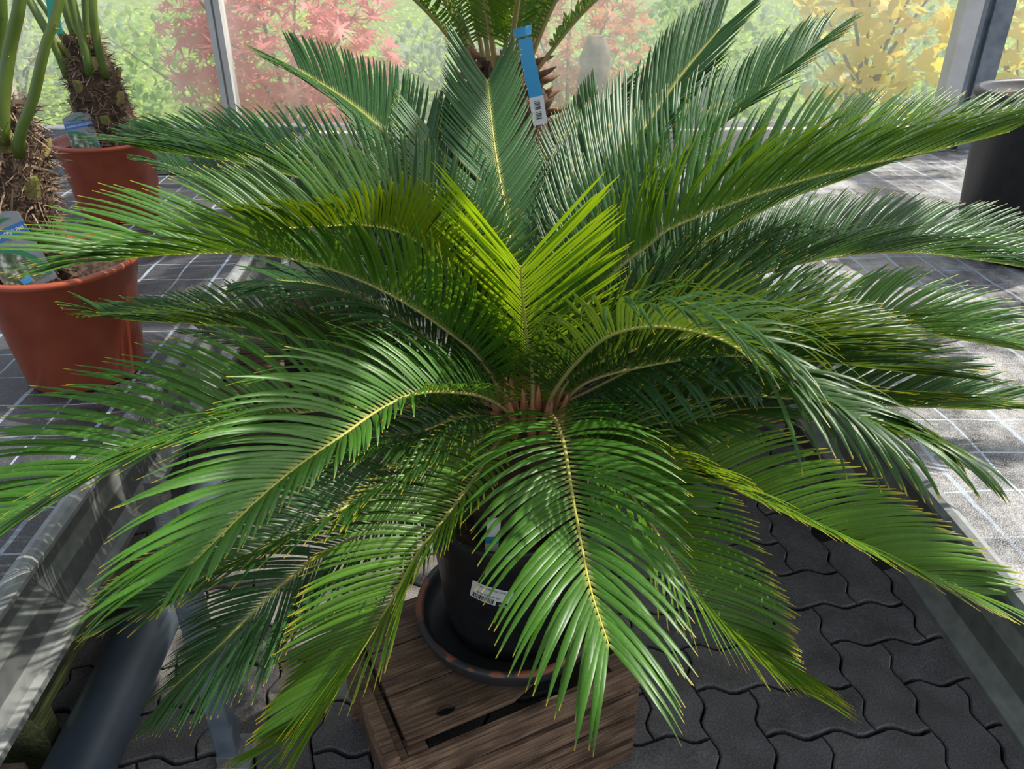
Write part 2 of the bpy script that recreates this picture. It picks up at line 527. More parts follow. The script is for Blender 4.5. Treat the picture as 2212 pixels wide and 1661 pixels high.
class MB:
    def __init__(s):
        s.v, s.f, s.mi = [], [], []
    def add(s, v, f, mi=0):
        k = len(s.v)
        s.v += [tuple(p) for p in v]
        s.f += [tuple(i + k for i in q) for q in f]
        s.mi += [mi] * len(f)
        return s
    def box(s, x0, x1, y0, y1, z0, z1, mi=0, bev=0.0):
        if bev:
            b = bev
            pr = [(x0 + b, y0), (x1 - b, y0), (x1, y0 + b), (x1, y1 - b), (x1 - b, y1), (x0 + b, y1), (x0, y1 - b), (x0, y0 + b)]
            ins = [(x0 + 2 * b if x <= x0 + b + 1e-9 else x1 - 2 * b if x >= x1 - b - 1e-9 else x, y0 + 2 * b if y <= y0 + b + 1e-9 else y1 - 2 * b if y >= y1 - b - 1e-9 else y) for x, y in pr]
            return s.loft([[(x, y, z0) for x, y in pr], [(x, y, z1 - b) for x, y in pr], [((x * 3 + a) / 4, (y * 3 + c) / 4, z1) for (x, y), (a, c) in zip(pr, ins)]], mi, caps=True)
        v = [(x0, y0, z0), (x1, y0, z0), (x1, y1, z0), (x0, y1, z0), (x0, y0, z1), (x1, y0, z1), (x1, y1, z1), (x0, y1, z1)]
        return s.add(v, [(3, 2, 1, 0), (4, 5, 6, 7), (0, 1, 5, 4), (1, 2, 6, 5), (2, 3, 7, 6), (3, 0, 4, 7)], mi)
    def loft(s, rings, mi=0, caps=True, closed=True):
        n = len(rings[0])
        v = [p for r in rings for p in r]
        f = []
        for i in range(len(rings) - 1):
            for j in range(n if closed else n - 1):
                a, b = i * n + j, i * n + (j + 1) % n
                f.append((a, b, b + n, a + n))
        if caps:
            f.append(tuple(range(n - 1, -1, -1)))
            f.append(tuple((len(rings) - 1) * n + j for j in range(n)))
        return s.add(v, f, mi)
    def lathe(s, prof, seg=48, mi=0, c=(0, 0)):
        rings = [[(c[0] + r * math.cos(2 * math.pi * j / seg), c[1] + r * math.sin(2 * math.pi * j / seg), z) for j in range(seg)] for r, z in prof]
        return s.loft(rings, mi, caps=False)
    def tube(s, pts, rad, seg=8, mi=0, caps=True):
        pts = [Vector(p) for p in pts]
        if not hasattr(rad, '__len__'):
            rad = [rad] * len(pts)
        rings = []
        ref = None
        for i, p in enumerate(pts):
            t = (pts[min(i + 1, len(pts) - 1)] - pts[max(i - 1, 0)]).normalized()
            if ref is None:
                ref = Vector((0, 0, 1)) if abs(t.z) < .9 else Vector((1, 0, 0))
            a = (ref - t * ref.dot(t)).normalized()
            ref = a
            b = t.cross(a)
            rings.append([tuple(p + (a * math.cos(2 * math.pi * j / seg) + b * math.sin(2 * math.pi * j / seg)) * rad[i]) for j in range(seg)])
        return s.loft(rings, mi, caps)
    def build(s, name, m, parent=None, smooth=False, loc=None, mats=None, attrs=None):
        return mesh_obj(name, s.v, s.f, m, parent, smooth, loc, attrs, mats, s.mi if mats else None)

def text_polys(txt, size):
    cu = bpy.data.curves.new('t', 'FONT')
    cu.body = txt
    cu.size = size
    cu.resolution_u = 2
    cu.align_x = 'CENTER'
    ob = bpy.data.objects.new('t', cu)
    C.objects.link(ob)
    dg = bpy.context.evaluated_depsgraph_get()
    dg.update()
    me = bpy.data.meshes.new_from_object(ob.evaluated_get(dg))
    v = [tuple(p.co) for p in me.vertices]
    f = [tuple(p.vertices) for p in me.polygons]
    bpy.data.objects.remove(ob)
    bpy.data.meshes.remove(me)
    bpy.data.curves.remove(cu)
    return v, f

# ------------------------------------------------------------------ the setting
Y_WALL = 3.56
ground = mesh_obj('floor', [(-6, -3, -.06), (6, -3, -.06), (6, 3.7, -.06), (-6, 3.7, -.06)], [(0, 1, 2, 3)], M['dark_sand'])
tag(ground, kind='structure')
U = .1225
X0, Y0 = .602, 1.105
def prof(s):
    P = [(0, 0), (.10, .03), (.22, .075), (.36, .075), (.5, 0), (.64, -.075), (.78, -.075), (.90, -.03), (1, 0)]
    for (a, b), (c, d) in zip(P, P[1:]):
        if s <= c + 1e-9:
            return b + (d - b) * (s - a) / (c - a)
    return 0
SS = [0, .10, .22, .36, .5, .64, .78, .90]
def edge_h(x, y):                # one unit along +X
    return [(x + s, y + prof(s)) for s in SS]
def edge_v(x, y):                # one unit along -Y
    return [(x + prof(s), y - s) for s in SS]
def paver_outline(horiz):
    if horiz:                     # cells (0,0),(1,0), y from 0 to 1
        top = edge_h(0, 1) + edge_h(1, 1)
        right = edge_v(2, 1)
        bot = [(2, 0)] + (edge_h(0, 0) + edge_h(1, 0))[:0:-1]
        left = [(0, 0)] + edge_v(0, 1)[:0:-1]
    else:                         # cells rows 0 (far) and 1 (near): y from 1 down to -1
        top = edge_h(0, 1)
        right = edge_v(1, 1) + edge_v(1, 0)
        bot = [(1, -1)] + edge_h(0, -1)[:0:-1]
        left = [(0, -1)] + (edge_v(0, 1) + edge_v(0, 0))[:0:-1]
    return top + right + bot + left
def paver_mesh(horiz):
    o = paver_outline(horiz)
    cx = sum(p[0] for p in o) / len(o)
    cy = sum(p[1] for p in o) / len(o)
    n = len(o)
    def inset(d):
        out = []
        for i in range(n):
            a, b, c = Vector(o[i - 1]), Vector(o[i]), Vector(o[(i + 1) % n])
            t = (c - a).normalized()
            nn = Vector((t.y, -t.x))      # inward for a clockwise outline
            out.append(((b + nn * d - Vector((cx, cy))) * U))
        return out
    rings = [[(p.x, p.y, z) for p in inset(d)] for d, z in ((.018, -.06), (.018, -.004), (.045, 0.0))]
    mb = MB()
    v = [p for r in rings for p in r]
    f = []
    for i in range(2):
        for j in range(n):
            a, b = i * n + j, i * n + (j + 1) % n
            f.append((a, a + n, b + n, b))
    f.append(tuple(2 * n + j for j in range(n))[::-1])
    mb.add(v, f)
    ob = mb.build('paver', M['paver'], ground)
    return ob, cx, cy
protoH, hx, hy = paver_mesh(True)
protoV, vx, vy = paver_mesh(False)
usedH = usedV = False
for r in range(-19, 7):
    for c in range(-15, 7):
        t = (c - r + 1) % 4
        if t not in (0, 1):
            continue
        p, ox, oy = (protoV, vx, vy) if t == 0 else (protoH, hx, hy)
        x = X0 + (c + ox) * U
        y = Y0 + (-r + oy) * U * 1.03
        if not (-1.15 < x < 1.28 and .38 < y < (3.45 if x < .75 else 2.6 if x < 1.05 else 1.5)):
            continue
        if t == 0 and not usedV:
            q, usedV = p, True
        elif t == 1 and not usedH:
            q, usedH = p, True
        else:
            q = p.copy()
            C.objects.link(q)
        q.location = (x, y, random.uniform(-.002, .0015))
        q.rotation_euler = (random.uniform(-.006, .006), random.uniform(-.006, .006), 0)

# back wall: plinth, sill strip, mullions, panes
wb = tag(MB().box(-3.6, 3.6, Y_WALL, Y_WALL + .08, -.06, .70).build('wall_back', M['beige']), kind='structure')
tr = tag(MB().box(-3.6, 3.6, Y_WALL - .03, Y_WALL + .08, .70, .80, bev=.004).build('trim_1', M['beige']), kind='structure')
MUL = [-3.12, -1.052, .978, 3.0]
for i in range(3):
    x0, x1 = MUL[i] + .028, MUL[i + 1] - .028
    wn = tag(MB().box(x0, x1, Y_WALL + .045, Y_WALL + .049, .80, 2.6).build('window_%d' % (i + 1), M['glass']), kind='structure')
    fr = MB()
    fr.box(x0, x1, Y_WALL + .02, Y_WALL + .07, .80, .822)
    fr.box(x0, x1, Y_WALL + .02, Y_WALL + .07, 2.57, 2.6)
    fr.build('window_frame', M['frame'], wn)
for i, x in enumerate(MUL):
    mb = MB()
    mb.box(x - .027, x - .006, Y_WALL, Y_WALL + .08, .80, 2.6)
    mb.box(x - .006, x + .003, Y_WALL + .02, Y_WALL + .08, .80, 2.6)
    mb.box(x + .003, x + .027, Y_WALL + .005, Y_WALL + .08, .80, 2.6)
    tag(mb.build('trim_%d' % (i + 2), M['frame']), kind='structure')
tag(MB().box(-3.6, 3.6, Y_WALL - .02, Y_WALL + .1, 2.6, 2.7).build('trim_9', M['frame']), kind='structure')
# greenhouse roof members overhead
roof = MB()
for k in range(7):
    roof.box(-3.6, 3.6, .2 + k * .62, .25 + k * .62, 3.05, 3.12)
for k in range(8):
    roof.box(-3.4 + k * .96, -3.34 + k * .96, -1.0, Y_WALL + .1, 3.12, 3.2)
tag(roof.build('ceiling', M['frame']), kind='structure')
# steel post of the greenhouse frame
ps = thing('steel_post', 'grey galvanised steel greenhouse post behind the large black pot', 'post', (2.09, 3.49, -.06))
MB().box(-.085, -.02, -.03, .03, 0, 2.8).box(-.095, -.075, -.034, .034, 0, 2.8).build('channel', M['frame'], ps)
mb = MB().box(-.02, .025, -.012, .03, 0, 2.8).box(-.02, .0, -.03, .03, 0, 2.8)
mb.build('inner_channel', M['steel'], ps)
MB().box(.025, .11, -.035, .035, 0, 2.8).build('beam_face', M['steel'], ps)

# ------------------------------------------------------------------ benches
def bench(name, label, xe, sgn, fab, y0, y1, legs):
    """xe: x of the aisle-side rim, sgn: +1 when the bench lies towards +x"""
    t = thing(name, label, 'bench', (xe, y0, -.0))
    L = y1 - y0
    W = 1.9
    a, b = sorted((sgn * .012, sgn * W))
    nx, ny = 24, 40
    vs = [(a + (b - a) * i / nx, L * j / ny, .724 + .003 * math.sin(i * 2.1 + j) * math.sin(j * 1.3)) for j in range(ny + 1) for i in range(nx + 1)]
    fs = [(j * (nx + 1) + i, j * (nx + 1) + i + 1, (j + 1) * (nx + 1) + i + 1, (j + 1) * (nx + 1) + i) for j in range(ny) for i in range(nx)]
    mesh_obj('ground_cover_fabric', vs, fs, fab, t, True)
    MB().box(a, b, 0, L, .66, .715).build('bench_board', M['steel'], t)
    # edge profile, bottom lip -> face -> rounded rim -> inner edge
    s = -sgn
    pr = [(.030, .600), (.038, .604), (.038, .616), (.028, .622), (.02, .64), (.016, .66), (.012, .68), (.010, .70), (.010, .722), (.014, .728), (.016, .738), (.010, .747), (.0, .750), (-.010, .747), (-.014, .738), (-.012, .722), (-.012, .62), (.0, .60)]
    al = [0, .05, .12, .16, .3, .42, .56, .68, .86, .9, 1, 1, 1, 1, .9, .3, .3, 0]
    prof_ = [(s * x, z) for x, z in pr]
    n = 30
    v, f, at = [], [], []
    for i in range(n + 1):
        y = L * i / n
        for (x, z), q in zip(prof_, al):
            v.append((x, y, z))
            at.append(q)
    k = len(prof_)
    for i in range(n):
        for j in range(k):
            q = (i * k + j, i * k + (j + 1) % k, (i + 1) * k + (j + 1) % k, (i + 1) * k + j)
            f.append(q)
    f.append(tuple(range(k)))
    f.append(tuple(n * k + j for j in range(k)))
    mesh_obj('edge_rail', v, f, M['rail'], t, False, attrs={'along': at})
    for (lx, ly) in legs:
        lx, ly = lx - xe, ly - y0
        lg = MB().box(lx - .021, lx + .021, ly - .021, ly + .021, .012, .57, bev=.003).build('leg', M['steel'], t)
        mb = MB().box(lx - .024, lx + .045, ly - .03, ly + .055, 0, .008, bev=.002)
        fp = mb.build('foot_plate', M['alu'], lg)
        MB().lathe([(.0, .0095), (.006, .0095), (.006, .008)], 16, c=(lx + .033, ly + .035)).build('bolt_hole', M['ink'], lg)
        MB().box(lx - .024, lx + .024, ly - .024, ly + .024, .008, .035, bev=.003).build('foot_cap', M['cap'], lg)
        prof2 = [(.0, .57)]
        z = .57
        while z < .672:
            prof2 += [(.021, z), (.017, z + .004)]
            z += .006
        prof2.append((0, z))
        MB().lathe(prof2, 20, c=(lx, ly)).build('jack_screw', M['alu'], lg)
        MB().lathe([(.0, .585), (.032, .585), (.034, .59), (.034, .612), (.031, .617), (0, .617)], 6, c=(lx, ly)).build('jack_nut', M['cap'], lg)
        x0, x1 = sorted((lx - s * .034, lx + s * .006))
        MB().box(x0, x1, ly - .022, ly + .022, .672, .682).box(x0, x1, ly - .022, ly - .016, .682, .705).box(x0, x1, ly + .016, ly + .022, .682, .705).build('rail_bracket', M['cap'], lg)
    return t
FABL = fabric_mat('wet_shaded_ground_cover', .0965, .11, -.895, .05, (.09, .09, .095))  # wet black fabric, darkened further to paint in the shade on this bench
FABR = fabric_mat('dusty_dappled_ground_cover', .0965, .11, .79, .027, (.42, .41, .40))  # dusty fabric, its pale patches also painting in dappled sunlight
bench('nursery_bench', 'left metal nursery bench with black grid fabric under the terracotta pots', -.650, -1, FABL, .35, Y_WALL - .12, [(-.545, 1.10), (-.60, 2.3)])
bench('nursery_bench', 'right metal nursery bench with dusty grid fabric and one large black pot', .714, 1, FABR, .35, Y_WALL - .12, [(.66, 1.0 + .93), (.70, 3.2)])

# things under the left bench
pp = tag(MB().tube([(-.815, y, .005) for y in np.linspace(.30, 2.15, 14)], .066, 28).build('drain_pipe', M['pvc'], smooth=True, loc=(0, 0, .066)), 'thick dark grey plastic pipe lying under the left bench', 'pipe')
pal = thing('mossy_crate', 'dark mossy wooden crate lying behind the grey pipe', 'crate', (-1.055, 1.30, 0))
for i in range(5):
    x = -.165 + i * .075
    MB().box(x - .035, x + .035, -.23, .23, .16, .178, bev=.003).build('plank', M['wood_moss'], pal)
for y in (-.2, .2):
    MB().box(-.2, .17, y - .02, y + .02, 0, .16).build('batten', M['wood_moss'], pal)
pb = thing('wooden_box', 'pale wooden box in the lower left corner beside the pipe', 'box', (-1.06, .90, 0))
for i in range(3):
    MB().box(-.22, .155, -.13 + i * .088, -.046 + i * .088, .09, .108, bev=.003).build('plank', M['wood_pale'], pb)
for x in (-.19, .12):
    MB().box(x - .02, x + .02, -.13, .13, 0, .09).build('batten', M['wood_pale'], pb)

# ------------------------------------------------------------------ wooden crate in the aisle
P_C, P_D = Vector((.302, 1.063, 0)), Vector((-.158, .859, 0))
ang = math.atan2(P_C.y - P_D.y, P_C.x - P_D.x)
cr = thing('wooden_crate', 'brown weathered slatted wooden crate under the potted cycad', 'crate', (P_D.x, P_D.y, 0), rotz=ang)
LX, LY, CH = .502, .36, .30
def hole_plank(y0, y1, hx, hz):
    """top board with a knot hole"""
    mb = MB()
    n = 24
    z0, z1 = hz, CH
    x0, x1 = .03, LX
    cy = .0615
    ring, outer = [], []
    for k in range(n):
        a = 2 * math.pi * k / n
        ring.append((hx + .019 * math.cos(a), cy + .0115 * math.sin(a)))
        ca, sa = math.cos(a), math.sin(a)
        tx = (1e9 if abs(ca) < 1e-9 else ((x1 - hx) / ca if ca > 0 else (x0 - hx) / ca))
        ty = (1e9 if abs(sa) < 1e-9 else ((y1 - cy) / sa if sa > 0 else (y0 - cy) / sa))
        q = min(tx, ty)
        outer.append((hx + q * ca, cy + q * sa))
    for c in ((x0, y0), (x1, y0), (x1, y1), (x0, y1)):
        k = min(range(n), key=lambda i: (outer[i][0] - c[0]) ** 2 + (outer[i][1] - c[1]) ** 2)
        outer[k] = c
    v = [(x, y, z1) for x, y in outer] + [(x, y, z1) for x, y in ring] + [(x, y, z0) for x, y in ring] + [(x, y, z0) for x, y in outer]
    f = []
    for k in range(n):
        j = (k + 1) % n
        f += [(k, j, n + j, n + k), (n + k, n + j, 2 * n + j, 2 * n + k), (2 * n + k, 2 * n + j, 3 * n + j, 3 * n + k), (3 * n + k, 3 * n + j, j, k)]
    mb.add(v, f)
    return mb
gaps = [(.029, .133), (.1375, .243), (.2475, .352)]
for i, (a, b) in enumerate(gaps):
    if i == 0:
        hole_plank(a, b, .115, CH - .012).build('plank', M['wood'], cr)
    else:
        MB().box((.05 if i else .004) - .02, LX + random.uniform(-.004, .004), a, b, CH - .012 - (.004 if i == 0 else 0), CH + (.001 if i == 0 else 0), bev=.0025).build('plank', M['wood'], cr)
for (z0, z1) in ((.222, .286), (.146, .204), (.072, .130), (.004, .056)):
    MB().box(0, LX, 0, .012, z0, z1, bev=.002).build('slat', M['wood'], cr)
    MB().box(0, LX, LY - .012, LY, z0, z1, bev=.002).build('slat', M['wood'], cr)
for z0, z1 in ((.0, .14), (.15, .285)):
    MB().box(.012, .026, .012, LY - .012, z0, z1, bev=.002).build('end_board', M['wood'], cr)
    MB().box(LX - .026, LX - .012, .012, LY - .012, z0, z1, bev=.002).build('end_board', M['wood'], cr)
MB().box(-.016, .010, .002, LY, CH - .05, CH + .002, bev=.003).build('end_batten', M['wood'], cr)
for x in (.045, LX - .045):
    for y in (.03, LY - .03):
        MB().box(x - .018, x + .018, y - .018, y + .018, 0, CH - .016).build('corner_post', M['wood'], cr)

# second crate beneath the left bench
c2 = thing('wooden_crate', 'small wooden crate half hidden beneath the left bench further back', 'crate', (-.80, 2.42, 0), rotz=.12)
for i in range(4):
    MB().box(-.18, .18, -.15 + i * .078, -.08 + i * .078, .285, .297, bev=.002).build('plank', M['wood_pale'], c2)
for z in (.03, .12, .21):
    MB().box(-.18, .18, -.15, -.138, z, z + .065, bev=.002).build('slat', M['wood_pale'], c2)
    MB().box(-.18, .18, .15, .162, z, z + .065, bev=.002).build('slat', M['wood_pale'], c2)
for x in (-.17, .15):
    MB().box(x, x + .02, -.138, .15, 0, .285).build('end_board', M['wood_pale'], c2)

# saucer
PX, PY, PZ = .048, 1.175, .302
sa = MB().lathe([(0, .0), (.165, 0), (.178, .01), (.188, .036), (.190, .044), (.188, .050), (.181, .052), (.176, .048), (.172, .036), (.160, .012), (0, .010)], 64).build('plant_saucer', M['saucer'], smooth=True, loc=(PX, PY, PZ))
tag(sa, 'worn black round saucer with rubbed terracotta rim on the brown crate', 'saucer')

# ------------------------------------------------------------------ fronds
def catmull(P, per=14):
    P = [np.array(p, float) for p in P]
    P = [2 * P[0] - P[1]] + P + [2 * P[-1] - P[-2]]
    out = []
    for i in range(1, len(P) - 2):
        p0, p1, p2, p3 = P[i - 1:i + 3]
        for k in range(per):
            t = k / per
            out.append(.5 * ((2 * p1) + (-p0 + p2) * t + (2 * p0 - 5 * p1 + 4 * p2 - p3) * t * t + (-p0 + 3 * p1 - 3 * p2 + p3) * t ** 3))
    out.append(P[-2])
    return np.array(out)

def resample(Q, n):
    d = np.r_[0, np.cumsum(np.linalg.norm(np.diff(Q, axis=0), axis=1))]
    s = np.linspace(0, d[-1], n)
    return np.stack([np.interp(s, d, Q[:, k]) for k in range(3)], 1), d[-1]

def unit(a):
    return a / np.maximum(np.linalg.norm(a, axis=-1, keepdims=True), 1e-9)

Z3 = np.array((0, 0, 1.0))
SEP_BUDGET = [300]

def frond(parent, pts, axis, mat, L=.15, v=30, a0=82, a1=28, droop=.22, fwd=.35, curl=.12, sp=.0066, w=.92, r=.0042, roll=0, t0=.10, mats=M, sep=0, tipy=0, tl=.5, bl=.42, ls=(1, 1), K=7, seg=6, jit=1.0, name='frond', lname='leaflet'):
    org = np.array(parent.location)
    Q, length = resample(catmull(pts), 72)
    T = unit(np.gradient(Q, axis=0))
    out = Q - np.array((axis[0], axis[1], 0))
    out[:, 2] = 0
    out = unit(out)
    ref = Z3 - .6 * out
    N = unit(ref - T * np.sum(ref * T, 1, keepdims=True))
    S = np.cross(T, N)
    if roll:
        c, s_ = math.cos(R(roll)), math.sin(R(roll))
        N, S = N * c + S * s_, S * c - N * s_
    # rachis
    n = len(Q)
    tt = np.linspace(0, 1, n)
    rad = r * (1 - .78 * tt)
    rv, rf, ra = [], [], []
    for j in range(6):
        a = 2 * math.pi * j / 6
        rv.append(Q + (S * math.cos(a) + N * math.sin(a) * .8) * rad[:, None])
    rv = np.stack(rv, 1).reshape(-1, 3) - org
    for i in range(n - 1):
        for j in range(6):
            a, b = i * 6 + j, i * 6 + (j + 1) % 6
            rf.append((a, b, b + 6, a + 6))
    rf.append(tuple(range(5, -1, -1)))
    rf.append(tuple((n - 1) * 6 + j for j in range(6)))
    fo = mesh_obj(name, rv, rf, M['rachis'], parent, True, attrs={'along': np.repeat(tt, 6)})
    # leaflets
    cnt = int(length * (1 - t0) / sp)
    VV, AL, VA = [], [], []
    for side in (-1, 1):
        t = np.linspace(t0, .995, cnt) + rng.normal(0, .0012 * jit, cnt)
        t = np.clip(t, 0, 1)
        idx = t * (n - 1)
        g = lambda A: np.stack([np.interp(idx, np.arange(n), A[:, k]) for k in range(3)], 1)
        P, Tt, Nn, Sd = g(Q), unit(g(T)), unit(g(N)), unit(g(S)) * side
        u = (t - t0) / (1 - t0)
        ln = L * ls[0 if side < 0 else 1] * (bl + (1 - bl) * np.clip(u / (.28 if bl > .41 else .5), 0, 1) ** .8) * (1 - (1 - tl) * np.clip((u - .6) / .4, 0, 1) ** 1.5)
        ln *= 1 + rng.normal(0, .035 * jit, cnt)
        ang = np.radians(a0 + (a1 - a0) * u ** .85 + rng.normal(0, 2.2 * jit, cnt))
        vv = np.radians(v * (1 - .25 * u) + rng.normal(0, 3.0 * jit, cnt))
        d0 = np.cos(ang)[:, None] * Tt + np.sin(ang)[:, None] * (np.cos(vv)[:, None] * Sd + np.sin(vv)[:, None] * Nn)
        dr = droop * (1 + rng.normal(0, .25 * jit, cnt))
        pos = P + Sd * (rad[np.clip(idx.astype(int), 0, n - 1)] * .7)[:, None]
        hw = sp * .5 * w * (1 + rng.normal(0, .05, cnt)) * np.clip(.55 + ln / L * .5, .5, 1)
        V = np.zeros((cnt, K + 1, 3, 3))
        for k in range(K + 1):
            q = k / K
            bend = (q ** 1.4)[None] if False else q ** 1.4
            d = unit(d0 + bend * (fwd * Tt - dr[:, None] * Z3 - curl * Nn))
            W = unit(Tt - d * np.sum(Tt * d, 1, keepdims=True))
            Mn = np.cross(d, W) * side * -1
            Mn *= np.sign(np.sum(Mn * Nn, 1, keepdims=True) + 1e-9)
            wk = hw * [.45, .8, .95, 1, .97, .86, .62, .12][k] if K == 7 else hw * min(1, .5 + q * 2) * (1 - q ** 5 * .9)
            if k:
                pos = pos + d * (ln / K)[:, None]
            V[:, k, 0] = pos - W * wk[:, None]
            V[:, k, 1] = pos + Mn * (wk * .5)[:, None]
            V[:, k, 2] = pos + W * wk[:, None]
        VV.append(V)
        AL.append(np.broadcast_to((np.arange(K + 1) / K)[None, :, None], (cnt, K + 1, 3)))
        vr = np.clip(.5 + rng.normal(0, .2, cnt), 0, 1)
        VA.append(np.broadcast_to(vr[:, None, None], (cnt, K + 1, 3)))
    V = np.concatenate(VV) - org
    A = np.concatenate(AL)
    B = np.concatenate(VA)
    base = [(k * 3 + j, k * 3 + j + 1, (k + 1) * 3 + j + 1, (k + 1) * 3 + j) for k in range(K) for j in range(2)]
    nv = (K + 1) * 3
    tot = len(V)
    lm = mats[mat]
    if tipy:
        lm = mats[mat + '_t'] if mat + '_t' in mats else lm
    if sep and SEP_BUDGET[0] > 0:
        pick = list(range(0, tot))
        take = min(len(pick), SEP_BUDGET[0])
        SEP_BUDGET[0] -= take
        # the ones towards the tip show largest
        half = tot // 2
        order = sorted(pick, key=lambda i: -(i % half))[:take]
        for i in order:
            mesh_obj(lname, V[i].reshape(-1, 3), base, lm, fo, True, attrs={'along': A[i].reshape(-1), 'vary': B[i].reshape(-1)})
        rest = [i for i in pick if i not in set(order)]
    else:
        rest = list(range(tot))
    if rest:
        Vr, Ar, Br = V[rest], A[rest], B[rest]
        bf = np.array(base)
        ff = (bf[None] + (np.arange(len(rest)) * nv)[:, None, None]).reshape(-1, 4)
        o = mesh_obj(lname + 's' if lname[-1] != 's' else lname, Vr.reshape(-1, 3), ff, lm, fo, True, attrs={'along': Ar.reshape(-1), 'vary': Br.reshape(-1)})
        o['kind'] = 'stuff'
    return fo

for k in ('g', 'd', 'm'):
    pass
M['g_t'] = leaf_mat('leaf_fresh_green_sunned', (.075, .185, .012), (.30, .42, .012), tip=(.62, .50, .03), tfac=.36, tstart=.86)
M['d_t'] = leaf_mat('leaf_dark_green_yellow_edged', (.03, .105, .016), (.18, .28, .015), tip=(.62, .50, .03), tstart=.86)

# ------------------------------------------------------------------ the big cycad
CX, CY = .09, 1.165
cy_ = thing('potted_cycad', 'large green sago cycad in a black pot standing on the brown crate', 'plant', (PX, PY, PZ + .012))
PH = .295
MB().lathe([(0, 0), (.118, 0), (.124, .006), (.150, PH - .055), (.156, PH - .05), (.160, PH - .008), (.163, PH), (.158, PH + .004), (.152, PH), (.148, PH - .05), (0, PH - .06)], 64).build('plant_pot', M['pot_black'], cy_, True)
pot = [o for o in cy_.children if o.name.startswith('plant_pot')][0]
# soil
n = 40
mb = MB()
rr = [(.147 * i / 8) for i in range(9)]
vs = [(0, 0, PH - .03)]
for i in range(1, 9):
    for j in range(n):
        a = 2 * math.pi * j / n
        vs.append((rr[i] * math.cos(a), rr[i] * math.sin(a), PH - .035 + random.uniform(-.006, .008)))
fs = [(0, 1 + j, 1 + (j + 1) % n) for j in range(n)]
for i in range(7):
    for j in range(n):
        a, b = 1 + i * n + j, 1 + i * n + (j + 1) % n
        fs.append((a, a + n, b + n, b))
mb.add(vs, fs)
mb.build('soil', M['soil'], cy_, True)
# caudex with old leaf scales
cx0, cy0 = CX - PX, CY - PY
mb = MB()
rings = []
for i in range(12):
    z = PH - .05 + i * .022
    rr_ = .075 + .02 * math.sin(i / 11 * math.pi) - .03 * max(0, (i - 8) / 3)
    rings.append([((rr_ + random.uniform(-.006, .006)) * math.cos(2 * math.pi * j / 24) + cx0 * min(1, i / 6), (rr_ + random.uniform(-.006, .006)) * math.sin(2 * math.pi * j / 24) + cy0, z) for j in range(24)])
mb.loft(rings)
mb.build('caudex', M['trunk'], cy_, True)
CRZ = PH - .05 + 11 * .022
M['cataphyll'] = noise_mat('rust_scale_leaf', (.30, .10, .035), (.50, .24, .11), 30, .8)
for k in range(26):
    a = k * 2.399
    r0 = .014 + .045 * math.sqrt(k / 26)
    lean = .2 + .5 * k / 26
    L_ = .075 - .02 * k / 26
    bx, by = cx0 + r0 * math.cos(a), cy0 + r0 * math.sin(a)
    pts_ = [(bx, by, CRZ - .03), (bx + math.cos(a) * lean * .3 * L_, by + math.sin(a) * lean * .3 * L_, CRZ + L_ * .4), (bx + math.cos(a) * lean * .6 * L_, by + math.sin(a) * lean * .6 * L_, CRZ + L_)]
    MB().tube(pts_, [.011, .007, .001], 6).build('scale_leaf', M['cataphyll'], cy_, True)
# sticker on the pot: white label, barcode, lettering (curved with the wall)
def sticker():
    polys = []
    W_, H_ = .062, .030
    def rect(x0, x1, y0, y1, mi, lay):
        n = max(1, int((x1 - x0) / .004))
        v, f = [], []
        for i in range(n + 1):
            x = x0 + (x1 - x0) * i / n
            v += [(x, y0, lay), (x, y1, lay)]
        for i in range(n):
            f.append((2 * i, 2 * i + 2, 2 * i + 3, 2 * i + 1))
        polys.append((v, f, mi))
    rect(-W_ / 2, W_ / 2, -.010, .017, 0, 0)
    rect(-W_ / 2, .010, -.020, -.010, 0, 0)
    rect(.0115, .034, -.0205, -.0105, 1, 0)
    for tx, sz, x, y, mi in (('CYCAS REVOLUTA', .0052, -.001, .0095, 1), ('0650 000 P:40 053', .0048, -.003, -.0045, 1), ('640_', .0075, .022, -.0185, 0)):
        v, f = text_polys(tx, sz)
        polys.append(([(p[0] + x, p[1] + y, .0006) for p in v], f, mi))
    x = -W_ / 2 + .004
    i = 0
    while x < .006:
        wd = [.0005, .0011, .0007, .0016][(i * 7 + i // 3) % 4]
        rect(x, x + wd, -.0175, -.0075, 1, .0006)
        x += wd + [.0008, .0005, .0012][(i * 5) % 3]
        i += 1
    mb = MB()
    ca = R(-90 - 16)
    zc, til = .188, R(-12)
    for v, f, mi in polys:
        vv = []
        for x, y, lay in v:
            x, y = x * math.cos(til) - y * math.sin(til), x * math.sin(til) + y * math.cos(til)
            x, y = x * 1.22, y * 1.22
            z = zc + y
            rad = .124 + (.150 - .124) * (z - .006) / (PH - .061) + .0012 + lay
            a = ca + x / rad
            vv.append((rad * math.cos(a), rad * math.sin(a), z))
        mb.add(vv, f, mi)
    mb.build('price_sticker', None, pot, mats=[M['white'], M['ink']])
sticker()
# plant tag standing in the pot soil
tg = MB().box(-.012, .012, -.0008, .0008, -.03, .035, 0).box(-.0122, .0122, -.001, .001, -.012, .0, 1)
o = tg.build('plant_label', None, mats=[M['white'], M['blue_tape']], loc=(PX - .035, PY - .105, PZ + PH + .008))
o.rotation_euler = (-.25, .15, .15)
tag(o, 'small white and blue tag stuck in the cycad pot soil', 'label')

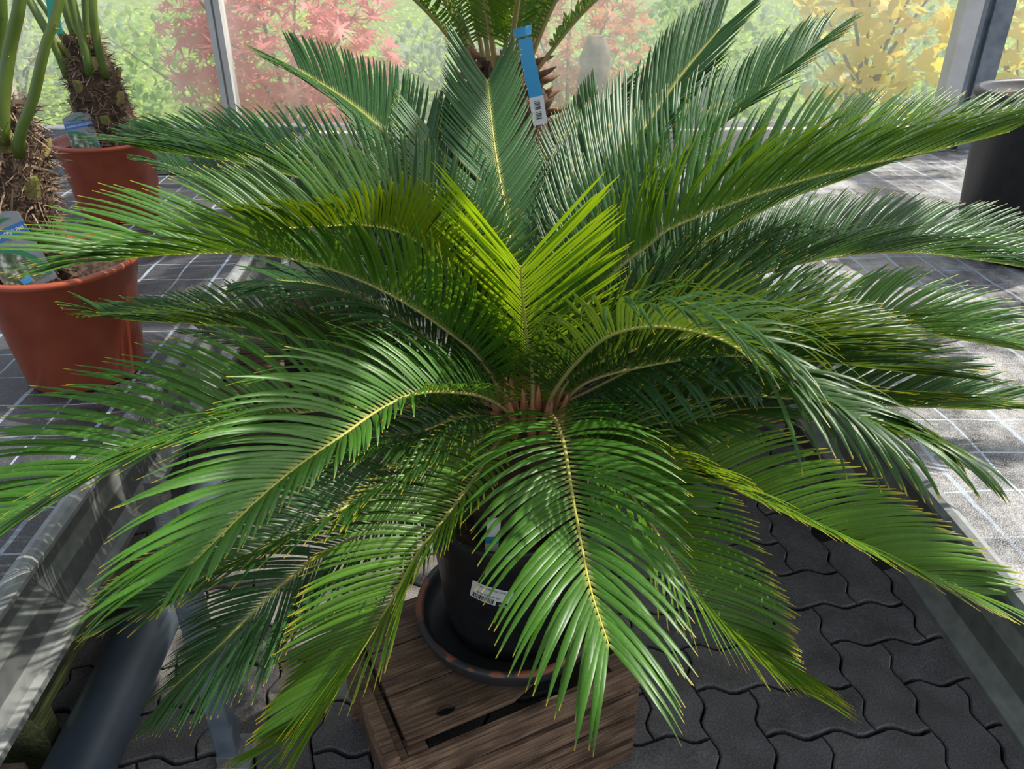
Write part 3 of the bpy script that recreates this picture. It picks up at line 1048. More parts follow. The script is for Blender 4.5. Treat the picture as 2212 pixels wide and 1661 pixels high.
FRONDS = [
    ([(0.066, 1.26, 0.966), (0.058, 1.34, 1.03), (0.045, 1.43, 1.105), (0.032, 1.53, 1.183), (0.023, 1.61, 1.278)], dict(L=0.165, v=12, mat='m', a0=58, a1=34, ls=(1, 0.85), sp=0.0062, w=1.06, jit=0.55, curl=0, droop=0.04, tl=0.85)),
    ([(0.083, 1.13, 0.881), (0.072, 1.1, 0.963), (0.064, 1.08, 1.034), (0.06, 1.065, 1.081), (0.058, 1.055, 1.106)], dict(L=0.185, v=26, mat='y', a0=78, a1=41, fwd=0.0, droop=0.0, curl=0.1, r=0.0052, tl=1.0, sp=0.0062, w=1.0)),
    ([(0.024, 1.19, 0.903), (-0.027, 1.2, 1.017), (-0.066, 1.19, 1.069), (-0.115, 1.16, 1.121), (-0.17, 1.12, 1.148), (-0.222, 1.08, 1.159), (-0.288, 1.04, 1.169)], dict(L=0.155, v=70, mat='y3', a0=88, a1=52, fwd=0.1, sp=0.006, w=1.05, jit=0.6, tl=0.75)),
    ([(0.031, 1.18, 0.882), (-0.021, 1.28, 1.002), (-0.086, 1.42, 1.096), (-0.131, 1.5, 1.149), (-0.187, 1.58, 1.197), (-0.265, 1.66, 1.24), (-0.357, 1.72, 1.284)], dict(L=0.19, v=34, mat='m', a0=62, a1=34, sp=0.0062, w=1.06, jit=0.55, curl=0.0, droop=0.04, tl=0.62)),
    ([(0.0, 1.15, 0.907), (-0.058, 1.14, 0.971), (-0.131, 1.12, 1.036), (-0.201, 1.1, 1.082), (-0.27, 1.07, 1.117), (-0.337, 1.04, 1.136), (-0.413, 1.0, 1.149), (-0.461, 0.96, 1.157)], dict(L=0.19, v=62, mat='g', tl=0.75, a1=24)),
    ([(-0.028, 1.22, 0.993), (-0.137, 1.32, 1.089), (-0.252, 1.38, 1.13), (-0.353, 1.42, 1.152), (-0.44, 1.45, 1.164), (-0.526, 1.47, 1.172), (-0.606, 1.5, 1.175)], dict(L=0.185, v=62, mat='m', tl=0.7, sp=0.0065)),
    ([(-0.023, 1.3, 0.924), (-0.117, 1.38, 0.965), (-0.252, 1.48, 1.023), (-0.392, 1.54, 1.061), (-0.512, 1.6, 1.083), (-0.644, 1.66, 1.114)], dict(L=0.15, v=45, mat='m')),
    ([(-0.048, 1.18, 0.848), (-0.134, 1.2, 0.875), (-0.221, 1.22, 0.901), (-0.309, 1.24, 0.914), (-0.399, 1.26, 0.924), (-0.516, 1.28, 0.926), (-0.626, 1.3, 0.926), (-0.665, 1.31, 0.932)], dict(L=0.13, v=66, mat='d', a1=20, sp=0.006, tl=0.7)),
    ([(0.015, 1.18, 0.874), (-0.03, 1.24, 0.933), (-0.078, 1.3, 0.978), (-0.146, 1.36, 1.008), (-0.209, 1.42, 1.033), (-0.274, 1.46, 1.04)], dict(L=0.16, v=30, mat='m', sp=0.006)),
    ([(-0.024, 1.17, 0.862), (-0.084, 1.19, 0.923), (-0.136, 1.2, 0.962), (-0.186, 1.2, 0.997), (-0.251, 1.2, 1.023), (-0.323, 1.2, 1.034)], dict(L=0.18, v=30, mat='m', droop=0.5)),
    ([(0.013, 1.08, 0.873), (-0.035, 1.02, 0.922), (-0.091, 0.96, 0.956), (-0.135, 0.9, 0.967), (-0.173, 0.83, 0.973), (-0.216, 0.76, 0.975), (-0.247, 0.71, 0.97), (-0.278, 0.665, 0.957), (-0.303, 0.635, 0.943)], dict(L=0.185, v=50, mat='g', droop=0.6, tl=0.7, sp=0.0078, ls=(0.5, 1.08), bl=0.4)),
    ([(-0.032, 1.12, 0.837), (-0.14, 1.08, 0.864), (-0.24, 1.04, 0.886), (-0.327, 1.0, 0.896), (-0.401, 0.96, 0.9), (-0.471, 0.92, 0.894), (-0.54, 0.88, 0.874), (-0.619, 0.84, 0.847)], dict(L=0.22, v=50, mat='g', droop=0.3, tl=0.75, sp=0.0074)),
    ([(-0.032, 1.06, 0.813), (-0.115, 0.98, 0.809), (-0.177, 0.92, 0.809), (-0.21, 0.88, 0.812), (-0.273, 0.82, 0.816), (-0.331, 0.77, 0.816), (-0.372, 0.735, 0.816), (-0.407, 0.72, 0.807)], dict(L=0.135, v=52, mat='d', droop=0.25, tipy=1, tl=0.7)),
    ([(0.005, 1.1, 0.777), (-0.064, 1.05, 0.749), (-0.157, 0.98, 0.718), (-0.244, 0.93, 0.699), (-0.305, 0.88, 0.679), (-0.382, 0.83, 0.623), (-0.452, 0.8, 0.57)], dict(L=0.17, v=10, mat='m', sp=0.006)),
    ([(0.027, 1.06, 0.811), (-0.018, 0.98, 0.789), (-0.059, 0.92, 0.767), (-0.098, 0.87, 0.742), (-0.142, 0.81, 0.692), (-0.187, 0.77, 0.634), (-0.228, 0.733, 0.583), (-0.262, 0.725, 0.553)], dict(L=0.165, v=54, mat='g', tipy=1, sep=1, sp=0.0062, w=1.0, tl=0.7, a0=80, a1=34, droop=0.15, jit=0.6)),
    ([(0.11, 1.08, 0.844), (0.118, 0.98, 0.861), (0.12, 0.88, 0.849), (0.121, 0.79, 0.842), (0.124, 0.7, 0.832), (0.135, 0.62, 0.821)], dict(L=0.19, v=24, mat='g', droop=0.5, sp=0.0095, w=0.92, sep=1, a0=86, a1=26, tl=0.62, curl=0.25, fwd=0.2)),
    ([(0.182, 1.05, 0.804), (0.217, 0.98, 0.773), (0.246, 0.93, 0.748), (0.278, 0.87, 0.71), (0.327, 0.82, 0.652), (0.38, 0.795, 0.604), (0.434, 0.78, 0.558)], dict(L=0.17, v=54, mat='g', tipy=1, sep=1, sp=0.0062, w=0.98, tl=0.7, droop=0.15, jit=0.6)),
    ([(0.197, 1.1, 0.808), (0.262, 1.04, 0.804), (0.346, 0.98, 0.786), (0.443, 0.9, 0.774), (0.547, 0.82, 0.761), (0.6, 0.78, 0.755), (0.644, 0.76, 0.743)], dict(L=0.16, v=56, mat='g', tipy=1, sp=0.0065, tl=0.7, jit=0.7)),
    ([(0.111, 1.1, 0.863), (0.138, 1.04, 0.953), (0.174, 0.98, 1.027), (0.221, 0.94, 1.061), (0.272, 0.9, 1.072), (0.312, 0.87, 1.067), (0.339, 0.84, 1.053), (0.392, 0.79, 1.035), (0.431, 0.76, 1.026), (0.486, 0.74, 1.009)], dict(L=0.18, v=58, mat='d', droop=0.85, tl=0.75, bl=0.35, curl=0.5)),
    ([(0.123, 1.14, 0.822), (0.169, 1.14, 0.847), (0.222, 1.14, 0.877), (0.286, 1.13, 0.919), (0.341, 1.12, 0.946), (0.388, 1.1, 0.94), (0.422, 1.08, 0.917)], dict(L=0.15, v=0, mat='m', droop=1.2)),
    ([(0.187, 1.14, 0.811), (0.276, 1.12, 0.825), (0.347, 1.1, 0.85), (0.414, 1.08, 0.871), (0.482, 1.06, 0.877), (0.548, 1.04, 0.878), (0.648, 1.02, 0.881), (0.767, 1.0, 0.884)], dict(L=0.16, v=62, mat='d', tipy=1, tl=0.7)),
    ([(0.201, 1.16, 0.88), (0.321, 1.18, 0.902), (0.444, 1.2, 0.913), (0.565, 1.2, 0.915), (0.684, 1.2, 0.924), (0.797, 1.18, 0.918), (0.921, 1.16, 0.901)], dict(L=0.19, v=58, mat='g', tl=0.7)),
    ([(0.142, 1.12, 0.885), (0.212, 1.1, 0.936), (0.292, 1.08, 0.972), (0.392, 1.06, 0.988), (0.496, 1.05, 0.98), (0.564, 1.04, 0.973)], dict(L=0.2, v=60, mat='d', droop=0.1, tl=0.7, a1=22)),
    ([(0.165, 1.12, 0.876), (0.265, 1.1, 0.919), (0.368, 1.08, 0.943), (0.47, 1.06, 0.947), (0.57, 1.04, 0.943), (0.67, 1.02, 0.935)], dict(L=0.18, v=56, mat='d', droop=0.1, tl=0.7, a1=22)),
    ([(0.229, 1.2, 0.92), (0.373, 1.26, 0.969), (0.512, 1.32, 0.986), (0.653, 1.36, 1.0), (0.794, 1.38, 1.0), (0.926, 1.4, 0.98), (1.071, 1.4, 0.956)], dict(L=0.18, v=60, mat='m', tl=0.7)),
    ([(0.208, 1.22, 0.92), (0.347, 1.32, 0.953), (0.505, 1.42, 0.953), (0.664, 1.48, 0.952), (0.824, 1.52, 0.955), (0.981, 1.54, 0.956), (1.144, 1.56, 0.952)], dict(L=0.2, v=64, mat='m', tl=0.75, sp=0.006)),
    ([(0.134, 1.16, 0.916), (0.165, 1.16, 0.99), (0.215, 1.17, 1.052), (0.266, 1.18, 1.09), (0.3, 1.18, 1.118), (0.41, 1.2, 1.155), (0.518, 1.21, 1.185), (0.628, 1.22, 1.207), (0.739, 1.23, 1.226), (0.836, 1.24, 1.247)], dict(L=0.19, v=66, mat='y2', a0=86, a1=29, fwd=0.2, tl=0.75, sp=0.006, w=1.0)),
    ([(0.152, 1.2, 0.869), (0.234, 1.24, 0.928), (0.31, 1.28, 0.988), (0.375, 1.3, 1.039), (0.457, 1.32, 1.081), (0.54, 1.34, 1.115), (0.621, 1.35, 1.14), (0.725, 1.36, 1.173)], dict(L=0.17, v=60, mat='m', sp=0.006, tl=0.7)),
    ([(0.127, 1.2, 0.896), (0.151, 1.26, 0.964), (0.185, 1.34, 1.036), (0.227, 1.42, 1.097), (0.279, 1.5, 1.162), (0.331, 1.56, 1.205), (0.4, 1.62, 1.28), (0.484, 1.68, 1.36)], dict(L=0.2, v=30, mat='m', a0=46, a1=24, sp=0.0062, w=1.06, jit=0.55, curl=0.0, droop=0.04, tl=0.62)),
    ([(0.115, 1.3, 0.903), (0.145, 1.42, 0.982), (0.168, 1.5, 1.066), (0.191, 1.57, 1.129), (0.224, 1.63, 1.179), (0.25, 1.66, 1.223)], dict(L=0.17, v=24, mat='m', a0=56, a1=36, ls=(0.78, 1), sp=0.0062, w=1.06, jit=0.55, curl=0.0, droop=0.04, tl=0.62)),
    ([(0.159, 1.22, 0.938), (0.239, 1.32, 1.051), (0.323, 1.4, 1.126), (0.398, 1.46, 1.182), (0.495, 1.52, 1.236), (0.586, 1.56, 1.299), (0.651, 1.6, 1.339)], dict(L=0.17, v=55, mat='m2', sp=0.006, tl=0.65, a1=22)),
    ([(0.18, 1.24, 0.875), (0.287, 1.3, 0.918), (0.355, 1.36, 0.964), (0.423, 1.4, 0.985), (0.477, 1.42, 0.991)], dict(L=0.14, v=15, mat='m')),
    ([(0.197, 1.1, 0.808), (0.269, 1.08, 0.823), (0.338, 1.06, 0.842), (0.406, 1.05, 0.863), (0.468, 1.04, 0.872)], dict(L=0.12, v=20, mat='d', droop=0.5)),
    ([(0.144, 1.1, 0.782), (0.214, 1.05, 0.768), (0.276, 1.02, 0.778), (0.328, 1.0, 0.794)], dict(L=0.12, v=10, mat='d', droop=0.5)),
    ([(-0.034, 1.22, 0.797), (-0.12, 1.28, 0.795), (-0.305, 1.38, 0.805), (-0.451, 1.44, 0.819), (-0.579, 1.5, 0.812)], dict(L=0.12, v=30, mat='d')),
    ([(0.04, 1.2, 0.898), (0.003, 1.3, 0.994), (-0.028, 1.4, 1.063), (-0.061, 1.48, 1.136), (-0.087, 1.55, 1.197)], dict(L=0.17, v=20, mat='m', a0=62, a1=30, sp=0.0062, w=1.06, jit=0.55, curl=0.0, droop=0.04, tl=0.62)),
    ([(-0.024, 1.08, 0.844), (-0.103, 1.04, 0.841), (-0.182, 1.0, 0.856), (-0.263, 0.98, 0.839), (-0.34, 0.95, 0.821)], dict(L=0.13, v=25, mat='d', droop=0.4)),
]

CRW = PZ + .012 + CRZ
for pts, kw in FRONDS:
    kw = dict(kw)
    p0 = Vector(pts[0])
    d = Vector((p0.x - CX, p0.y - CY, 0))
    d = d.normalized() if d.length > 1e-4 else Vector((0, 1, 0))
    st = (CX + d.x * .035, CY + d.y * .035, CRW - .01)
    mat = kw.pop('mat')
    frond(cy_, [st] + list(pts), (CX, CY), mat, t0=.12, **kw)

# ------------------------------------------------------------------ pots
def lathe_pot(name, m, parent, rt, rb, h, seg=64, lip=.006):
    P = [(0, 0), (rb - .004, 0), (rb, .005), (rt - .014, h * .80), (rt - .010, h * .81), (rt - .004, h - .014), (rt + .002, h - .012), (rt + .004, h - .004), (rt, h), (rt - .006, h), (rt - .010, h - .010), (rt - .018, h * .78), (0, h * .77)]
    return MB().lathe(P, seg).build(name, m, parent, True)

def soil_disc(parent, r, z, rough=.01):
    n = 36
    vs = [(0, 0, z + .01)]
    for i in range(1, 9):
        for j in range(n):
            a = 2 * math.pi * j / n
            q = r * i / 8
            vs.append((q * math.cos(a), q * math.sin(a), z + (random.uniform(-rough, rough) if i < 8 else 0)))
    fs = [(0, 1 + j, 1 + (j + 1) % n) for j in range(n)]
    for i in range(7):
        for j in range(n):
            a, b = 1 + i * n + j, 1 + i * n + (j + 1) % n
            fs.append((a, a + n, b + n, b))
    return mesh_obj('soil', vs, fs, M['soil'], parent, True)

def fibres(parent, axis_pts, rads, count, m, ln=.05, wd=.0012, name='fibres', up=.4):
    """loose bark fibres standing off a trunk"""
    ax = catmull(axis_pts, 10)
    v, f = [], []
    n = len(ax)
    for _ in range(count):
        i = rng.integers(0, n)
        q = i / (n - 1)
        rad = np.interp(q, np.linspace(0, 1, len(rads)), rads)
        a = rng.uniform(0, 2 * math.pi)
        o_ = np.array((math.cos(a), math.sin(a), 0))
        tg_ = np.array((-math.sin(a), math.cos(a), 0))
        p = ax[i] + o_ * rad * .97
        d = unit(o_ * rng.uniform(.05, .8) + tg_ * rng.normal(0, .8) + Z3 * rng.normal(up, .6))
        l = ln * rng.uniform(.4, 1.2)
        wv = unit(np.cross(d, o_) + 1e-6) * wd * rng.uniform(.6, 1.8)
        k = len(v)
        for s_ in range(4):
            tq = s_ / 3
            c_ = p + d * l * tq + (o_ * .3 - Z3 * .5) * l * tq * tq * rng.uniform(.2, .8)
            v += [c_ - wv * (1 - tq * .7), c_ + wv * (1 - tq * .7)]
        for s_ in range(3):
            b = k + s_ * 2
            f.append((b, b + 1, b + 3, b + 2))
    o_ = mesh_obj(name, v, f, m, parent)
    o_['kind'] = 'stuff'
    return o_

def palm(label, loc, rt, rb, h, axis_pts, rads, petioles, boots, label_spec=None, seed=1, nfib=1500):
    t = thing('potted_palm', label, 'plant', loc)
    lathe_pot('plant_pot', M['terra'], t, rt, rb, h)
    soil_disc(t, rt - .014, h * .86)
    ax = resample(catmull(axis_pts, 12), 26)[0]
    rr = np.interp(np.linspace(0, 1, 26), np.linspace(0, 1, len(rads)), rads)
    rings = []
    rg = np.random.default_rng(seed)
    for i in range(26):
        rings.append([tuple(ax[i] + np.array((math.cos(2 * math.pi * j / 20), math.sin(2 * math.pi * j / 20), 0)) * rr[i] * rg.uniform(.88, 1.08)) for j in range(20)])
    MB().loft(rings).build('trunk', M['trunk'], t, True)
    fibres(t, axis_pts, rads, nfib, M['fibre'], .038, .0015)
    for k in range(boots):
        q = .08 + .84 * k / boots
        a = k * 2.4 + seed
        p = np.array([np.interp(q, np.linspace(0, 1, 26), ax[:, c]) for c in range(3)])
        r_ = np.interp(q, np.linspace(0, 1, 26), rr)
        o_ = np.array((math.cos(a), math.sin(a), 0))
        b0 = p + o_ * r_ * .78
        sd_ = np.array((-math.sin(a), math.cos(a), 0))
        rings = []
        for zz, wd, th in ((-.012, .022, .008), (.012, .017, .010), (.03, .013, .009), (.036, .011, .007)):
            c_ = b0 + o_ * (.010 + zz * .35) + Z3 * zz
            rings.append([tuple(c_ + sd_ * wd * x + o_ * th * y) for x, y in ((-1, -.6), (-.6, .6), (0, 1), (.6, .6), (1, -.6))])
        MB().loft(rings).build('leaf_stub', M['boot'], t)
    for k, (pts_, r_) in enumerate(petioles):
        Q = resample(catmull(pts_, 8), 16)[0]
        pe = MB().tube([tuple(p) for p in Q], list(np.linspace(r_ * 1.35, r_ * .8, 16)), 10).build('petiole', M['petiole'], t, True)
        th = MB()
        for s_ in range(14):
            i = 3 + s_ * 12 // 14
            p = Q[i] + (Q[min(i + 1, 15)] - Q[i]) * rg.uniform(0, 1)
            a = rg.choice([0, math.pi]) + rg.normal(0, .5)
            d = unit(np.array((math.cos(a), math.sin(a), rg.uniform(-.1, .5))))
            l_ = rg.uniform(.012, .028)
            th.tube([tuple(p), tuple(p + d * l_)], [.0012, .0002], 4)
        th_ = th.build('thorns', M['thorn'], pe)
        th_['kind'] = 'stuff'
    return t

ZT = .727
# front palm (left edge of the frame)
loc1 = (-.825, 1.50, ZT)
pa = palm('nearest potted date palm in a terracotta pot at the left edge of the bench', loc1, .150, .112, .245,
          [(-.065, .0, .18), (-.05, .0, .32), (-.035, .01, .43), (-.022, .01, .53)], [.064, .070, .062, .042],
          [([(.015, -.045, .45), (.035, -.06, .49), (.075, -.06, .55), (.117, -.06, .63), (.155, -.05, .70), (.21, -.02, .86)], .0075),
           ([(-.01, -.04, .47), (.012, -.04, .543), (.045, -.03, .628), (.083, -.03, .70), (.13, 0, .86)], .0095),
           ([(-.045, -.02, .46), (-.022, -.01, .535), (.01, 0, .625), (.035, .0, .696), (.06, .02, .86)], .0095),
           ([(-.06, .0, .5), (-.09, .02, .62), (-.13, .05, .8), (-.18, .1, 1.0)], .009)], 16, seed=3)
# second palm
loc2 = (-1.18, 2.62, ZT)
pb2 = palm('second potted date palm in a terracotta pot further back beside the tray', loc2, .157, .118, .245,
           [(.035, 0, .18), (.025, 0, .28), (.01, 0, .41), (.005, 0, .545)], [.080, .084, .074, .046],
           [([(.03, -.06, .44), (.035, -.06, .52), (.03, -.06, .62), (.035, -.04, .95)], .011),
            ([(.065, -.04, .43), (.07, -.05, .55), (.09, -.05, .66), (.14, 0, .95)], .010),
            ([(-.045, -.04, .43), (-.055, -.05, .52), (-.09, -.05, .63), (-.20, 0, .9)], .010),
            ([(.0, -.02, .52), (-.01, -.02, .62), (-.03, 0, .8), (-.07, 0, 1.0)], .011),
            ([(.02, 0, .52), (.035, .02, .64), (.06, .03, .8), (.09, .05, 1.0)], .010),
            ([(-.03, -.01, .50), (-.08, .02, .60), (-.15, .05, .72), (-.25, .1, .9)], .009)], 15, seed=8)

def plant_card(label, loc, right, up, sc, txt):
    """printed stick-in plant label"""
    W_, H_ = .075 * sc, .105 * sc
    mb = MB()
    top = [(W_ * x, H_ * (.90 + .10 * (1 - (2 * x - 1) ** 2))) for x in np.linspace(0, 1, 9)]
    out = [(0, -.012), (W_, -.012)] + top[::-1]
    mb.loft([[(x, y, -.0008) for x, y in out], [(x, y, 0) for x, y in out]], 0)
    def poly(pts_, mi, lay):
        mb.add([(x * W_, y * H_, lay * .0004) for x, y in pts_], [tuple(range(len(pts_)))], mi)
    def strip(a, b, mi, lay):
        n_ = len(a)
        mb.add([(x * W_, y * H_, lay * .0004) for x, y in a + b], [(i, i + 1, n_ + i + 1, n_ + i) for i in range(n_ - 1)], mi)
    poly([(0, .62), (1, .62), (1, .77), (0, .77)], 1, 1)
    xs = np.linspace(.14, .86, 10)
    strip([(x, .845 - .03 * math.sin((x - .14) / .72 * 6.28) - .02 * math.sin((x - .14) / .72 * 3.14)) for x in xs], [(x, .845 - .03 * math.sin((x - .14) / .72 * 6.28) + .035 * math.sin((x - .14) / .72 * 3.14)) for x in xs], 2, 1)
    arc = lambda k: [(.04 + k * .92 * math.sin(a), -.01 + k * .60 * math.cos(a)) for a in np.linspace(0, 1.5708, 14)]
    strip(arc(.88), arc(1.0), 2, 2)
    inner = arc(.88)
    poly([(.04, -.01)] + inner, 3, 1)
    poly([(.35, -.005), (.52, -.005), (.55, .08), (.32, .08)], 4, 2)
    v, f = text_polys(txt, .0098 * sc)
    mx = max(p[0] for p in v)
    k = .44 * W_ / mx
    mb.add([(p[0] * k + W_ * .5, p[1] * k * 1.15 + H_ * .665, .0008) for p in v], f, 5)
    o_ = mb.build('plant_label', None, mats=[M['grey_card'], M['blue_card'], M['green_card'], M['photo'], M['blue_tape'], M['white']])
    rv, uv = Vector(right).normalized(), Vector(up)
    uv = (uv - rv * uv.dot(rv)).normalized()
    nv_ = rv.cross(uv)
    mt = Matrix.Identity(4)
    for i in range(3):
        mt[i][0], mt[i][1], mt[i][2], mt[i][3] = rv[i], uv[i], nv_[i], loc[i]
    o_.matrix_world = mt
    return tag(o_, label, 'label')
CAMR = Vector((math.cos(YAW), -math.sin(YAW), 0))
plant_card('grey and blue plant label in the nearest terracotta pot', (-.868, 1.392, ZT + .218), (.92, .12, .36), (-.42, .18, .88), 1.25, 'PHOENIX ROEBELENII')
plant_card('grey and blue plant label in the second terracotta pot', (-1.235, 2.515, ZT + .215), (.97, .1, .17), (-.24, .20, .93), 1.12, 'PHOENIX ROEBELENII')
# teal ribbon hanging from the second palm
mb = MB()
rb_ = [(-1.150, 2.50, 1.75), (-1.158, 2.50, 1.44), (-1.177, 2.50, 1.372), (-1.185, 2.50, 1.325), (-1.189, 2.50, 1.285)]
rings = [[(x - .016, y, z), (x + .016, y + .004, z), (x + .016, y + .006, z), (x - .016, y + .002, z)] for x, y, z in rb_]
o = mb.loft(rings).build('ribbon', M['teal_tape'])
tag(o, 'teal plastic ribbon hanging beside the second date palm', 'ribbon')

# tray at the back of the left bench
ty = thing('planter_tray', 'shallow grey metal tray at the far end of the left bench', 'tray', (-1.38, 3.28, ZT))
MB().box(-.68, .68, -.14, .14, 0, .008).box(-.68, .68, .13, .14, .008, .115).box(-.68, .68, -.14, -.132, .008, .05).box(-.68, -.672, -.132, .13, .008, .115).box(.672, .68, -.132, .13, .008, .115).build('tray_body', M['steel'], ty)
MB().tube([(-.68, -.14, .06), (-.68, .14, .12), (.68, .14, .12), (.68, -.14, .06)], .006, 8).build('tray_rim', M['alu'], ty)

# ------------------------------------------------------------------ large black pot on the right bench
bp_ = thing('plant_pot', 'large black plastic nursery pot full of soil on the right bench', 'pot', (1.60, 2.14, ZT))
P = [(0, 0), (.188, 0), (.195, .006), (.222, .33), (.228, .335), (.236, .415), (.244, .418), (.247, .428), (.243, .438), (.234, .440), (.226, .432), (.222, .40), (0, .385)]
MB().lathe(P, 72).build('pot_wall', M['pot_black'], bp_, True)
soil_disc(bp_, .222, .405, .012)
for a in ():
    pts_ = [((.235) * math.cos(a + d), (.235) * math.sin(a + d), .44 + z) for d, z in ((-.28, 0), (-.2, .022), (0, .03), (.2, .022), (.28, 0))]
    MB().tube(pts_, .012, 8).build('handle', M['pot_black'], bp_, True)

# ------------------------------------------------------------------ second sago behind
b2 = thing('potted_cycad', 'tall brown trunked sago with a blue tape tag behind the large cycad', 'plant', (.09, 2.62, 0))
MB().lathe([(0, 0), (.18, 0), (.19, .01), (.225, .50), (.235, .505), (.24, .56), (.232, .562), (.222, .50), (0, .49)], 48).build('plant_pot', M['pot_black'], b2, True)
soil_disc(b2, .222, .525)
rings = []
for i in range(22):
    z = .50 + .70 * i / 21
    r_ = (.16, .18, .185, .18, .165, .14, .085)[min(6, i * 7 // 22)]
    rings.append([(r_ * random.uniform(.88, 1.08) * math.cos(2 * math.pi * j / 24), r_ * random.uniform(.88, 1.08) * math.sin(2 * math.pi * j / 24), z) for j in range(24)])
MB().loft(rings).build('trunk', M['trunk'], b2, True)
M['scale_brown'] = noise_mat('dry_scale', (.10, .045, .022), (.30, .16, .085), 30, .85)
for k in range(150):
    q = (k + .5) / 150
    z = .55 + .66 * q
    a = k * 2.399
    r_ = np.interp(q, [0, .3, .6, .85, 1], [.17, .185, .175, .14, .09])
    o_ = Vector((math.cos(a), math.sin(a), 0))
    b0 = o_ * r_ * .88 + Vector((0, 0, z))
    l_ = random.uniform(.04, .085)
    up = random.uniform(.2, 1.2)
    tipp = b0 + (o_ + Vector((random.uniform(-.3, .3), random.uniform(-.3, .3), up))).normalized() * l_
    MB().tube([tuple(b0), tuple((b0 + tipp) / 2 + o_ * .004), tuple(tipp)], [.013, .009, .002], 5).build('dry_scale', M['scale_brown'], b2, True)
for k in range(15):
    a = 2 * math.pi * k / 15 + .2
    ln_ = .95
    el = R(76 - 13 * (k % 3))
    o_ = np.array((math.cos(a), math.sin(a), 0))
    c0 = np.array((.09, 2.62, 1.10))
    pts_ = [c0 + o_ * .05, c0 + o_ * .05 + (o_ * math.cos(el) + Z3 * math.sin(el)) * ln_ * .35, c0 + o_ * .05 + (o_ * math.cos(el - .15) + Z3 * math.sin(el - .15)) * ln_ * .7, c0 + o_ * .05 + (o_ * math.cos(el - .4) + Z3 * math.sin(el - .4)) * ln_ * 1.05]
    frond(b2, pts_, (.09, 2.62), 'y2' if k % 2 else 'g', L=.13, v=32, r=.010, t0=.16, sp=.012, K=5, a0=88)
# blue tag
mb = MB()
tg_ = [(.137, 2.33, 1.280), (.140, 2.328, 1.25), (.151, 2.325, 1.205), (.169, 2.32, 1.130)]
wid = .019
rings = [[(x - wid, y, z), (x + wid, y, z + .008), (x + wid, y + .001, z + .008), (x - wid, y + .001, z)] for x, y, z in tg_]
mb.loft(rings, 0)
lb = [(.169, 2.3195, 1.130), (.182, 2.315, 1.055)]
rings = [[(x - wid * 1.05, y, z), (x + wid * 1.05, y, z + .008), (x + wid * 1.05, y + .002, z + .008), (x - wid * 1.05, y + .002, z)] for x, y, z in lb]
mb.loft(rings, 1)
for k in range(11):
    q = .15 + .055 * k + (.06 if k > 5 else 0)
    a_ = Vector(lb[0]).lerp(Vector(lb[1]), q)
    b_ = Vector(lb[0]).lerp(Vector(lb[1]), q + (.02, .035, .028)[k % 3])
    mb.add([(a_.x - .008, a_.y - .001, a_.z + .003), (a_.x + .008, a_.y - .001, a_.z + .006), (b_.x + .008, b_.y - .001, b_.z + .006), (b_.x - .008, b_.y - .001, b_.z + .003)], [(0, 1, 2, 3)], 2)
mb.loft([[(.105 + .05 * s_, 2.335 - .012 * math.sin(s_ * 3.1), 1.282 + .012 * s_ + dz) for s_ in (0, .33, .66, 1)] + [(.105 + .05 * s_, 2.338 - .012 * math.sin(s_ * 3.1), 1.282 + .012 * s_ + dz) for s_ in (1, .66, .33, 0)] for dz in (0, .024)], 0)
tag(mb.build('price_tag', None, mats=[M['blue_tape'], M['white'], M['ink']]), 'blue tape tag with a white barcode sticker hanging from the back sago', 'tag')

# black pots standing in the aisle behind
for (x, y, r_, h, lb_) in ((-.46, 2.20, .16, .62, 'black pot behind the cycad beside the left bench'), (.42, 2.32, .16, .60, 'black pot behind the cycad beside the right bench')):
    t = thing('plant_pot', lb_, 'pot', (x, y, 0))
    MB().lathe([(0, 0), (r_ * .78, 0), (r_ * .8, .006), (r_ * .96, h - .06), (r_, h - .055), (r_ * 1.03, h - .008), (r_ * 1.02, h), (r_ * .96, h), (r_ * .93, h - .06), (0, h - .07)], 48).build('pot_wall', M['pot_black'], t, True)
    soil_disc(t, r_ * .94, h - .04)

# ------------------------------------------------------------------ outdoors beyond the glass
gx, gy = 40, 40
vs, fs = [], []
for j in range(gy + 1):
    for i in range(gx + 1):
        x = -30 + 60 * i / gx
        y = 3.7 + 36 * (j / gy) ** 1.6
        vs.append((x, y, -.05 + .10 * math.sin(x * .5 + 1) * math.sin(y * .4) + .05 * max(0, y - 6)))
for j in range(gy):
    for i in range(gx):
        a = j * (gx + 1) + i
        fs.append((a, a + 1, a + gx + 2, a + gx + 1))
tag(mesh_obj('ground', vs, fs, M['lawn'], None, True), kind='structure')

def star_leaf(n=7, thin=.16):
    pts_ = []
    for k in range(n):
        a = R(-120 + 240 * k / (n - 1)) + R(90)
        l_ = (1, .95, .8, .55)[min(3, abs(k - n // 2))]
        pts_.append((l_ * math.cos(a), l_ * math.sin(a)))
        if k < n - 1:
            am = R(-120 + 240 * (k + .5) / (n - 1)) + R(90)
            pts_.append((thin * math.cos(am) * 1.6, thin * math.sin(am) * 1.6))
    pts_.append((0, -.12))
    v = [(0, 0, .03)] + [(x, y, -.12 * (x * x + y * y)) for x, y in pts_]
    n_ = len(pts_)
    return v, [(0, 1 + i, 1 + (i + 1) % n_) for i in range(n_)]
def lobed_leaf():
    pts_ = [(0, 0), (.22, .05), (.5, .0), (.42, .25), (.62, .5), (.36, .52), (.3, .78), (0, 1.1), (-.3, .78), (-.36, .52), (-.62, .5), (-.42, .25), (-.5, 0), (-.22, .05)]
    v = [(0, .42, .06)] + [(x, y, -.10 * x * x - .08 * (y - .4) ** 2) for x, y in pts_]
    return v, [(0, 1 + i, 1 + (i + 1) % 14) for i in range(14)]
